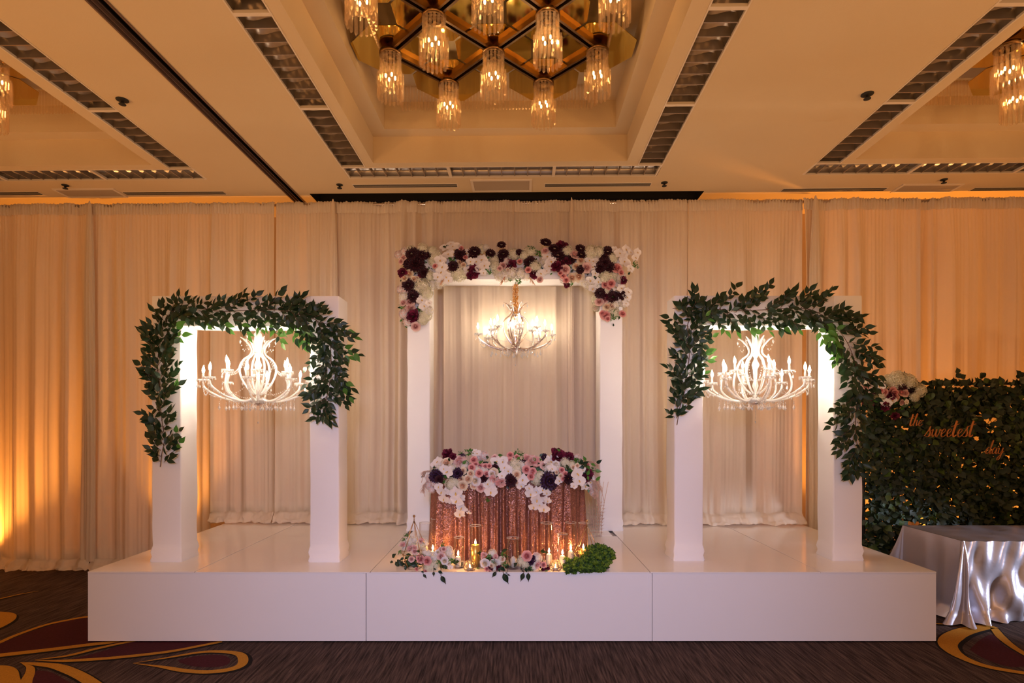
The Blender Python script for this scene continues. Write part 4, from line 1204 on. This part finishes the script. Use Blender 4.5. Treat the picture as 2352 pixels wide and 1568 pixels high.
# ================================================================== HEDGE WALL
HX0, HX1, HYY, HZ = 4.03, 7.7, 6.76, 2.375
hedge = turn(empty('hedge_wall', room(HX0 + 1, HYY, 0), 'tall dark green leafy hedge wall at the right', 'hedge')); hb = hedge.location.copy()
fr = MB()
def hx(x): return x - (HX0 + 1)
for x in (HX0 + .02, HX0 + 1.22, HX0 + 2.44, HX1): fr.tube([(hx(x), .03, 0), (hx(x), .03, HZ - .02)], .02, 6)
for z in (.1, 1.2, HZ - .02): fr.tube([(hx(HX0), .03, z), (hx(HX1), .03, z)], .016, 6)
fr.build('frame', M_dark, hedge)
gr = MB(); r = random.Random(31)
for k in range(70):
    x = HX0 + r.uniform(0, HX1 - HX0); z = r.uniform(.0, 1.9)
    pts = [Vector((hx(x), .02, z))]
    for j in range(4): pts.append(pts[-1] + Vector((r.uniform(-.15, .15), r.uniform(-.03, .02), r.uniform(.04, .16))))
    gr.tube(pts, .004, 4)
gr.build('branch', M_twig, hedge)
def hed_leaf(): return leaf_mesh('l', 0, .82, .12, .2)
HLsrc = [leaf_mesh('l', 0, .85, .15, .2), leaf_mesh('l', 0, .72, .25, .05)]
HL = [s.mesh('leaf', M_hedge_leaf) for s in HLsrc]; HLl = [s.mesh('leaf', mat('hedge_leaf_lit', (.05, .09, .012), .5, trans=.15)) for s in HLsrc]
rest = MB()
N_H = 11500
for k in range(N_H):
    front = k < 298
    x = r.uniform(HX0, HX1 if not front else 5.95); z = HZ * (1 - r.random() ** 1.0) - .02 if not front else r.uniform(.75, HZ)
    hole = noise.noise(Vector((x * 3.2, z * 3.2, 11.3))) + .45 * noise.noise(Vector((x * 9, z * 9, 2)))
    if not front and hole > .60: continue
    bulge = .05 * noise.noise(Vector((x * 2, z * 2, 1)))
    y = -.02 - r.random() * .09 + bulge if not front else -.11 + bulge + r.uniform(-.02, .01)
    top = z > HZ - .06
    d = Vector((r.uniform(-1, 1), r.uniform(-.5, .2), r.uniform(-1, .35) if not top else r.uniform(0, 1)))
    q = leaf_quat(d, (r.uniform(-.5, .5), -1, r.uniform(-.4, .7)), r.uniform(-.5, .5)); s = r.uniform(.07, .105)
    k2 = r.randrange(2); p = Vector((hx(x), y, z))
    if front: put('leaf', (HLl if r.random() < .12 else HL)[k2], hedge, p, q, s)
    else:
        M = Matrix.Translation(p) @ q.to_matrix().to_4x4() @ Matrix.Scale(s, 4); src = HLsrc[k2]
        # cheap leaves: every second station of the blade
        rest.add([M @ Vector(v) for v in src.v[:24]], [f for f in src.f if max(f) < 24], 0 if r.random() < .85 else 1, True)
for (px, py) in ((2195, 866), (2205, 868), (2255, 870), (2340, 862), (2348, 866), (2200, 858), (2262, 866), (2335, 870)):
    p = at(px, py, HYY - px * 0 - .08) - hb
    d = Vector((r.uniform(-1, 1), -.2, .6)); q = leaf_quat(d, (0, -1, .2))
    put('leaf', HL[0], hedge, p, q, .08)
tag(rest.build('foliage', [M_hedge_leaf, HLl[0].materials[0]], hedge), kind='stuff')
# corner spray of flowers
H1 = spec('''H:370,165,52 450,180,48 340,200,42 530,250,42 240,270,42 490,290,36 300,170,36
D:385,200,40 475,245,38 200,250,26 310,270,26
M:315,285,32 275,370,28 140,350,30 345,440,24 420,210,24
P:262,265,26 330,250,26 345,265,22 390,265,24 240,250,20
B:350,300,28 420,270,26 395,340,20 130,220,26
O:280,345,34 230,215,34 200,225,30 170,240,30 150,200,30 325,320,28 430,335,22
h:125,190,30 165,215,28''')
hf = empty('corner_flowers', at(2050, 905, 6.55), 'small spray of cream and burgundy flowers on the top corner of the hedge', 'flower arrangement')
blooms(hf, H1, (1950, 820), 3.266, lambda x, y: 6.52, 4, lambda px, py: ((px - 2050) / 80, (900 - py) / 60))
bed = MB(); bed_leaves(bed, [(1995, 900), (2040, 905), (2110, 905)], hf.location, 6.55, 140, 16, .06)
tag(bed.build('leaf_bed', [M_leaf, M_leaf_light], hf), kind='stuff')
# script words, cut from copper board
GLY = {
 't': (.62, [[(.36,2.0),(.26,1.2),(.2,.4),(.32,.02),(.62,.25)], [(-.18,1.3),(.2,1.42),(.72,1.62)]]),
 'h': (.85, [[(0,.25),(.35,1.2),(.52,1.9),(.42,2.15),(.28,1.6),(.2,.8),(.12,0)], [(.16,.4),(.38,.92),(.58,.95),(.6,.45),(.66,.03),(.9,.25)]]),
 'e': (.72, [[(0,.25),(.3,.42),(.58,.75),(.48,1.0),(.24,.85),(.14,.4),(.32,.0),(.56,.08),(.78,.32)]]),
 's': (.72, [[(-.05,.1),(.3,.75),(.5,1.3),(.42,.95),(.58,.45),(.42,.02),(.08,.12)], [(.42,.02),(.6,.1),(.78,.3)]]),
 'w': (1.12, [[(0,.75),(.14,.95),(.12,.3),(.3,.0),(.52,.45),(.6,.95),(.58,.3),(.78,.0),(.98,.5),(1.02,.95),(1.18,.75)]]),
 'd': (.95, [[(.62,.85),(.34,1.0),(.06,.5),(.18,.02),(.48,.25),(.72,.95),(.9,1.9),(.86,2.1),(.72,1.4),(.66,.3),(.76,.02),(.98,.25)]]),
 'a': (.9, [[(.62,.85),(.34,1.0),(.06,.5),(.18,.02),(.48,.25),(.68,.95),(.62,.2),(.76,.02),(.95,.28)]]),
 'y': (.95, [[(0,.85),(.14,.95),(.12,.35),(.3,.04),(.56,.4),(.72,1.0),(.64,.2),(.46,-.65),(.22,-.9),(.14,-.62),(.5,-.15),(.98,.5)]])}
M_copper = mat('copper_lettering', (.50, .17, .035), .4, .35)
def word(txt, px, py, xh, Y, label, slant=.22, rise=0.0):
    t = empty('script_word', at(px, py, Y), label, 'sign', 'words of the hedge sign')
    u = xh / F * Y; x = 0
    for i, ch in enumerate(txt):
        adv, strokes = GLY[ch]; m = MB()
        for st in strokes:
            P = catmull([Vector(((x + a + slant * b) * u, 0, (b + rise * (x + a)) * u)) for a, b in st], 5)
            rs = []
            for j in range(len(P)):
                d = P[min(j+1, len(P)-1)] - P[max(j-1, 0)]
                down = abs(d.z) / (d.length + 1e-9)
                rs.append(u * (.06 + .09 * down * (1 if d.z < 0 else .35)))
            m.tube(P, rs, 6, 0, True, .5)
        m.build('letter', M_copper, t); x += adv
    for q in (.12, .88): MB().tube([(x * u * q, .004, .3 * u), (x * u * q, .26, .3 * u)], .003, 6).build('mounting_pin', M_dark, t)
    return t
word('the', 2087, 978, 13.5, 6.36, 'copper script word reading the, upper left on the hedge')
word('sweetest', 2123, 1003, 18.5, 6.36, 'copper script word reading sweetest, across the middle of the hedge', rise=.0)
word('day', 2262, 1042, 15, 6.36, 'copper script word reading day, lower right on the hedge', rise=-.02)

# ================================================================== SILVER TABLE
sx0, sx1, sy0, sy1, sh = 4.33, 6.25, 5.43, 6.24, .76
st_ = empty('side_table', ((sx0+sx1)/2, (sy0+sy1)/2, 0), 'rectangular table hidden under the silver satin cloth', 'table')
MB().box(-(sx1-sx0)/2 + .01, (sx1-sx0)/2 - .01, -(sy1-sy0)/2 + .01, (sy1-sy0)/2 - .01, sh - .03, sh - .006).build('tabletop', mat('plywood', (.4, .3, .2)), st_)
for a in (-.85, .85):
    for b in (-.32, .32): MB().tube([(a, b, 0), (a, b, sh - .03)], .015, 8).build('leg', M_chrome, st_)
def side_pts():
    pts = []; 
    def line(a, b, nrm, k):
        for i in range(k): f = i / k; pts.append((a[0]+(b[0]-a[0])*f, a[1]+(b[1]-a[1])*f, nrm[0], nrm[1], 0))
    def corner(c, a0, k):
        for i in range(k):
            a = a0 + PI/2 * (i + .5) / k; pts.append((c[0] + .012*math.cos(a), c[1] + .012*math.sin(a), math.cos(a), math.sin(a), math.sin(PI * (i + .5) / k)))
    hx_, hy_ = (sx1-sx0)/2, (sy1-sy0)/2
    line((-hx_, -hy_), (hx_, -hy_), (0, -1), 130); corner((hx_, -hy_), -PI/2, 20); line((hx_, -hy_), (hx_, hy_), (1, 0), 50); corner((hx_, hy_), 0, 20)
    line((hx_, hy_), (-hx_, hy_), (0, 1), 60); corner((-hx_, hy_), PI/2, 24); line((-hx_, hy_), (-hx_, -hy_), (-1, 0), 70); corner((-hx_, -hy_), PI, 34)
    return pts
op = side_pts(); n = len(op); rows = 26; vs = []
for j in range(rows + 1):
    v = j / rows
    for i, (x, y, nx, ny, cn) in enumerate(op):
        s = i / n
        k = noise.noise(Vector((x * 2.2, y * 2.2, .3))) ; k2 = noise.noise(Vector((x * 7 + v, y * 7, 1.3)))
        front = ny < -.5
        fld = (.06 * v * math.sin(x * 10 + v * 5 + k * 6) + .035 * v * math.sin(x * 23 - 6 * v + k2 * 3) + .012 * math.sin(x * 40 + 9 * v)) if front else .03 * v * math.sin(y * 13 + k * 4)
        o = .01 + .045 * v + cn * (.25 * v ** 1.25) * (.72 + .42 * math.sin(7.5 * math.atan2(ny, nx) + 2.2 * v + 1.0)) + fld * (1 - cn) + .02 * k2 * v
        z = sh * (1 - v) 
        if v > .86:
            e = (v - .86) / .14; o += .10 * e * (.6 + k2); z = sh * .14 * (1 - e) * (.5 + .5 * (1 - e)) + .014 + .03 * abs(math.sin(s * 90 + e * 4)) * e * (1 - e)
        vs.append((x + nx*o, y + ny*o, max(.004, z)))
m = MB(); m.add(vs, [(j*n+i, (j+1)*n+i, (j+1)*n+(i+1) % n, j*n+(i+1) % n) for j in range(rows) for i in range(n)], 0, True)
hx_, hy_ = (sx1-sx0)/2 + .008, (sy1-sy0)/2 + .008
m.grid(lambda u, v: (-hx_ + 2*hx_*u, -hy_ + 2*hy_*v, sh + .003 + .011 * min(u, 1-u, v, 1-v, .08) / .08 * (noise.noise(Vector((u * 9, v * 2.2, 5))) + .6 * noise.noise(Vector((u * 3 + v * 6, v * 3, 8))) + .6)), 80, 24)
sc_ = m.build('satin_tablecloth', M_satin, None, st_.location); tag(sc_, 'crumpled silver satin tablecloth reaching the carpet at the right', 'tablecloth')

# ================================================================== CANDLES AND FRONT FLOWERS
def S_at(px, py):
    """point on the stage top seen at pixel"""
    Y = F * (EYE - ST) / (py - HY); return Vector(((px - CX) / F * Y, Y, ST + .0005))
def flame(root, z, h=.045, r=.008):
    MB().tube([(0, 0, z - .012), (0, 0, z + .006)], .0015, 4).build('wick', M_dark, root)
    MB().lathe([(.0001, 0), (r * .7, h * .12), (r, h * .3), (r * .7, h * .6), (r * .25, h * .85), (.0001, h)], 8, (0, 0, z)).build('flame', M_flame, root)
def hurricane(px, py, r, h, label):
    p = S_at(px, py)
    t = empty('hurricane_glass', p, label, 'candle holder', 'clear glass candle cylinders')
    MB().lathe([(.0001, .004), (r - .003, .004), (r - .002, h), (r, h), (r, 0), (.0001, 0)], 28).build('glass_cylinder', M_glass, t)
    MB().lathe([(r - .003, h - .002), (r + .001, h + .002), (r + .001, h - .003), (r - .003, h - .004)], 28).build('glass_rim', M_crystal, t)
    return p
def candle(p, r, h, kind, label, lit=True, dz=.006):
    q = p + Vector((0, 0, dz)); t = empty('candle', q, label, 'candle', 'candles before the sequin table')
    mt = M_goldwax if kind == 'gold' else M_candle
    if kind == 'white': prof = [(.0001, 0), (r, 0), (r, h * .72), (r * .93, h * .84), (r * .6, h * .95), (.0001, h)]
    elif kind == 'gabled': prof = [(.0001, 0), (r, 0), (r, h * .72), (.0001, h)]
    else: prof = [(.0001, 0), (r, 0), (r, h), (r * .85, h * 1.01), (r * .7, h * .97), (.0001, h * .96)]
    MB().lathe(prof, 20 if kind != 'gabled' else 4).build('wax', mt, t)
    if lit: flame(t, h + .004)
    return t
p = hurricane(976, 1283, .052, .34, 'tall glass cylinder left of the sequin table, partly behind the wire pyramid'); candle(p, .035, .12, 'white', 'lit white candle in the leftmost glass cylinder')
p = hurricane(1001, 1276, .048, .36, 'tall glass cylinder against the left edge of the sequin cloth'); candle(p, .035, .1, 'white', 'lit white candle in the cylinder touching the left cloth edge')
p = hurricane(1054, 1303, .045, .27, 'glass cylinder right of the large front bouquet'); candle(p + Vector((-.006, 0, 0)), .026, .10, 'white', 'lit white candle right of the large front bouquet')
p = hurricane(1092, 1301, .052, .37, 'tallest glass cylinder around the gold pillar candle left of centre'); candle(p, .037, .19, 'gold', 'tall lit gold pillar candle left of the middle bouquet')
p = hurricane(1178, 1305, .055, .27, 'glass cylinder around the unlit candle between the two middle bouquets'); 
dsh = MB().lathe([(.0001, 0), (.056, 0), (.062, .008), (.056, .012), (.0001, .008)], 24).build('candle_dish', mat('smoky_dish', (.12, .08, .08), .25), None, p + Vector((0, -.002, .0045)))
tag(dsh, 'smoky round dish under the unlit white candle', 'dish'); dsh.location = p + Vector((0, 0, .005)); dsh.scale = (.82, .82, .6)
candle(p + Vector((.006, 0, .006)), .032, .10, 'gabled', 'unlit white candle with a pointed top', False)
p = hurricane(1256, 1297, .056, .38, 'wide glass cylinder in the right-hand candle group'); candle(p + Vector((.02, 0, 0)), .028, .10, 'white', 'lit white candle leftmost in the right-hand candle group')
p = hurricane(1292, 1303, .046, .30, 'short glass cylinder in front in the right-hand candle group'); candle(p, .028, .105, 'white', 'lit white candle in front in the right-hand candle group')
p = hurricane(1311, 1288, .052, .36, 'rear glass cylinder in the right-hand candle group'); candle(p, .028, .095, 'white', 'lit white candle at the back of the right-hand group')
p = hurricane(1340, 1290, .048, .36, 'glass cylinder around the gold candle behind the green moss'); candle(p, .036, .11, 'gold', 'short lit gold candle behind the green moss')
p = S_at(994, 1296); candle(p, .022, .13, 'white', 'lit white candle behind the large front bouquet', dz=.0)
def tealight(px, py, label):
    p = S_at(px, py); t = empty('tealight_holder', p, 'gold wire faceted tealight holder ' + label, 'tealight holder', 'gold wire tealight holders')
    m = MB(); R1, R2, H1_, H2_ = .045, .062, .0, .055
    lo = [Vector((R1*math.cos(k*PI/3), R1*math.sin(k*PI/3), .002)) for k in range(6)]; mi = [Vector((R2*math.cos(k*PI/3+.5), R2*math.sin(k*PI/3+.5), .035)) for k in range(6)]
    hi = [Vector((R1*.8*math.cos(k*PI/3), R1*.8*math.sin(k*PI/3), .08)) for k in range(6)]
    for A, B in ((lo, lo), (hi, hi)):
        for k in range(6): m.tube([A[k], B[(k+1) % 6]], .0018, 4)
    for k in range(6):
        m.tube([lo[k], mi[k]], .0018, 4); m.tube([lo[(k+1) % 6], mi[k]], .0018, 4); m.tube([hi[k], mi[k]], .0018, 4); m.tube([hi[(k+1) % 6], mi[k]], .0018, 4)
    m.build('wire_frame', M_goldwire, t)
    MB().lathe([(.0001, .003), (.024, .003), (.03, .05), (.031, .05), (.026, .001), (.0001, .001)], 16).build('glass_cup', M_glass, t)
    c = empty('tealight', p + Vector((0, 0, .005)), 'small lit tealight ' + label, 'candle', 'lit tealights')
    MB().lathe([(.0001, 0), (.019, 0), (.019, .018), (.0001, .018)], 14).build('wax', M_candle, c); flame(c, .02, .03, .006)
tealight(1079, 1309, 'left of the middle bouquet'); tealight(1276, 1309, 'in front of the right-hand candles')
def terrarium(px, py, w, h, label, ph):
    p = S_at(px, py); t = empty('wire_terrarium', p, label, 'terrarium', 'gold wire terrariums')
    m = MB(); lo = [Vector((w*.55*math.cos(ph + k*2*PI/5), w*.55*math.sin(ph + k*2*PI/5), .004)) for k in range(5)]
    mi = [Vector((w*math.cos(ph + k*2*PI/5), w*math.sin(ph + k*2*PI/5), h*.32)) for k in range(5)]; ap = Vector((0, 0, h))
    for k in range(5):
        m.tube([lo[k], lo[(k+1) % 5]], .003, 5); m.tube([mi[k], mi[(k+1) % 5]], .003, 5); m.tube([lo[k], mi[k]], .003, 5); m.tube([mi[k], ap], .003, 5)
    m.build('wire_frame', M_goldwire, t); MB().tube([ap, ap + Vector((0, 0, .03))], .004, 6).ball(ap + Vector((0, 0, .038)), .012, 10, 6).build('finial', M_goldwire, t)
terrarium(951, 1304, .125, .42, 'gold wire pyramid terrarium over the leftmost bouquet', .3)
terrarium(1348, 1297, .12, .36, 'gold wire pyramid terrarium over the gold candle in the moss', .9)

def bouquet(items, org, sc, label, px, py, Y, leaves, trail, spread=12, seed=0):
    t = empty('bouquet', S_at(px, py), label, 'bouquet', 'small bouquets along the stage edge')
    blooms(t, items, org, sc, lambda x, y: Y - .03 - max(0, (y - 1280)) * .001, seed, lambda a, b: ((a - px) / 40, (1285 - b) / 30), tiltk=.6, grow=1.22)
    rr_ = random.Random(seed + 50)
    for k in range(int(leaves * .95)):
        lx, ly = px + rr_.gauss(0, spread * 1.6), 1290 + rr_.gauss(0, 14)
        p = at(lx, min(ly, 1308), Y + rr_.uniform(.0, .09)) - t.location
        d = Vector((rr_.uniform(-1, 1), -.4, rr_.uniform(-.9, .5)))
        put('leaf', LEAF_D[rr_.randrange(3)], t, p, leaf_quat(d, (0, -1, .5)), rr_.uniform(.045, .075))
    for (ax, ay, bx, by) in trail:
        a = at(ax, ay, 4.868) - t.location; b = at(bx, by, 4.862) - t.location
        MB().tube([at(ax, min(ay, 1305) - 14, 4.95) - t.location, a, b], .002, 4).build('trailing_stem', M_twig, t)
        d = b - a; put('leaf', LEAF_D[0], t, a, leaf_quat(d, (0, -1, .1)), d.length)
        put('leaf', LEAF_D[1], t, a.lerp(b, -.6), leaf_quat(d + Vector((.04, 0, .02)), (0, -1, .1)), d.length * .6)
    # mossy base
    m = MB(); m.lathe([(.0001, 0), (.05, 0), (.055, .03), (.03, .05), (.0001, .055)], 12); m.build('foam_base', fo.data.materials[0], t)
    return t
bouquet(spec('''K:200,590,44 370,650,48 560,520,46 340,700,34 430,640,40
B:380,870,44 440,720,44
h:330,520,66 440,500,44 640,560,48 620,640,44 470,780,34 240,640,42
H:400,600,54 580,600,44
G:280,420,34 230,500,30 160,740,34 300,830,30'''), (900, 1180), 8.4, 'pink and cream bouquet inside the left wire pyramid', 945, 1297, 5.06, 46, [(925, 1300, 915, 1285)], seed=1)
bouquet(spec('''P:555,865,66 685,905,64 480,1060,30 650,1110,34
B:955,690,44 1000,680,40 950,820,60
W:1020,900,56 890,740,40 1100,960,40
h:840,830,70 1090,700,60 1120,760,56 700,770,50 1160,840,40 640,740,40
H:760,1010,76 840,1060,60 690,1050,56 850,980,50
O:1130,1030,40 1000,820,40
G:1150,900,44 980,600,34 900,930,40'''), (900, 1180), 8.4, 'large pink and white bouquet at the left stage edge with a trailing leaf', 1005, 1303, 4.97, 70, [(1013, 1322, 1024, 1341), (972, 1318, 980, 1328), (996, 1312, 996, 1324)], 17, seed=2)
bouquet(spec('''W:1800,950,70 1990,950,72
C:1920,1000,40 2130,870,44
K:1780,790,46 1760,850,38 2000,840,44
h:1940,760,56 2080,900,50 1900,1020,50 1980,1050,44
M:1890,1060,40 2060,1040,36 1920,850,30
P:1830,1060,34 1890,1110,32
G:1880,830,44 1960,900,36 2150,780,44 2180,960,44'''), (900, 1180), 8.4, 'round cream and pink bouquet in the middle of the stage edge', 1130, 1303, 4.97, 50, [(1156, 1316, 1168, 1341), (1140, 1312, 1130, 1326), (1165, 1318, 1172, 1322)], 12, seed=3)
bouquet(spec('''P:425,810,74 740,980,44
H:320,920,62 380,980,56 330,860,50
h:620,850,66 560,1040,50 590,930,44
B:640,960,44 600,820,56
K:620,1000,46 700,950,40
U:530,850,40 500,930,36 560,880,30
M:740,1060,36 820,1050,30
G:700,1080,40 780,1100,34 490,1060,40'''), (1160, 1180), 8.4, 'rose and hydrangea bouquet with dark sprigs right of the unlit candle', 1218, 1303, 4.97, 44, [(1203, 1315, 1196, 1335), (1213, 1315, 1214, 1336), (1198, 1308, 1203, 1314)], 12, seed=4)
# moss
moss = empty('moss_bunch', S_at(1355, 1303), 'bright green leafy moss bunch at the right stage edge', 'plant')
r = random.Random(77); ms = MB()
TL = MB().add([(0, 0, 0), (-.28, .5, .08), (0, 1, 0), (.28, .5, .08)], [(0, 3, 2, 1)])
def blob(px, py):
    k = 9 * noise.noise(Vector((px / 9, py / 9, 0))) ; px += k; py += .8 * k
    return ((px-1325)/32)**2 + ((py-1298)/17)**2 < 1 or ((px-1375)/36)**2 + ((py-1278)/28)**2 < 1 or ((px-1350)/50)**2 + ((py-1298)/16)**2 < 1 or ((px-1312)/16)**2 + ((py-1308)/10)**2 < 1
cnt = 0
while cnt < 10500:
    px, py = r.uniform(1292, 1412), r.uniform(1245, 1322)
    if not blob(px, py): continue
    Y = 5.10 - (py - 1250) / 70 * .22 + r.uniform(-.02, .03) + .11 * noise.noise(Vector((px / 6, py / 6, 3)))
    if py > 1308: Y = 4.865 + r.uniform(-.02, .005)
    p = at(px, py, Y)
    if Y > 4.88 and p.z < ST + .002: p.z = ST + .004
    p -= moss.location
    d = Vector((r.uniform(-1, 1), r.uniform(-1, .2), r.uniform(-.3, 1)))
    q = leaf_quat(d, (r.uniform(-.4, .4), -1, .6)); s = r.uniform(.010, .022); M = Matrix.Translation(p) @ q.to_matrix().to_4x4() @ Matrix.Scale(s, 4)
    ms.add([M @ Vector(v) for v in TL.v], TL.f, max(0, min(2, int(1.5 - 3 * noise.noise(Vector((px / 6, py / 6, 3))) + r.uniform(-.9, .9))))); cnt += 1
tag(ms.build('moss_leaves', [mat('moss_shade', (.012, .035, .006), .6), mat('moss_green', (.045, .12, .010), .6, trans=.25), mat('moss_bright', (.15, .26, .02), .6, trans=.3)], moss), kind='stuff')
m = MB()
for k in range(26):
    a = r.uniform(0, 6.28); m.tube([(0, 0, 0), (.06*math.cos(a), .05*math.sin(a), .05), (.17*math.cos(a)+.0, .06*math.sin(a), r.uniform(.05, .16))], .0015, 3)
m.build('moss_stem', M_leaf, moss)
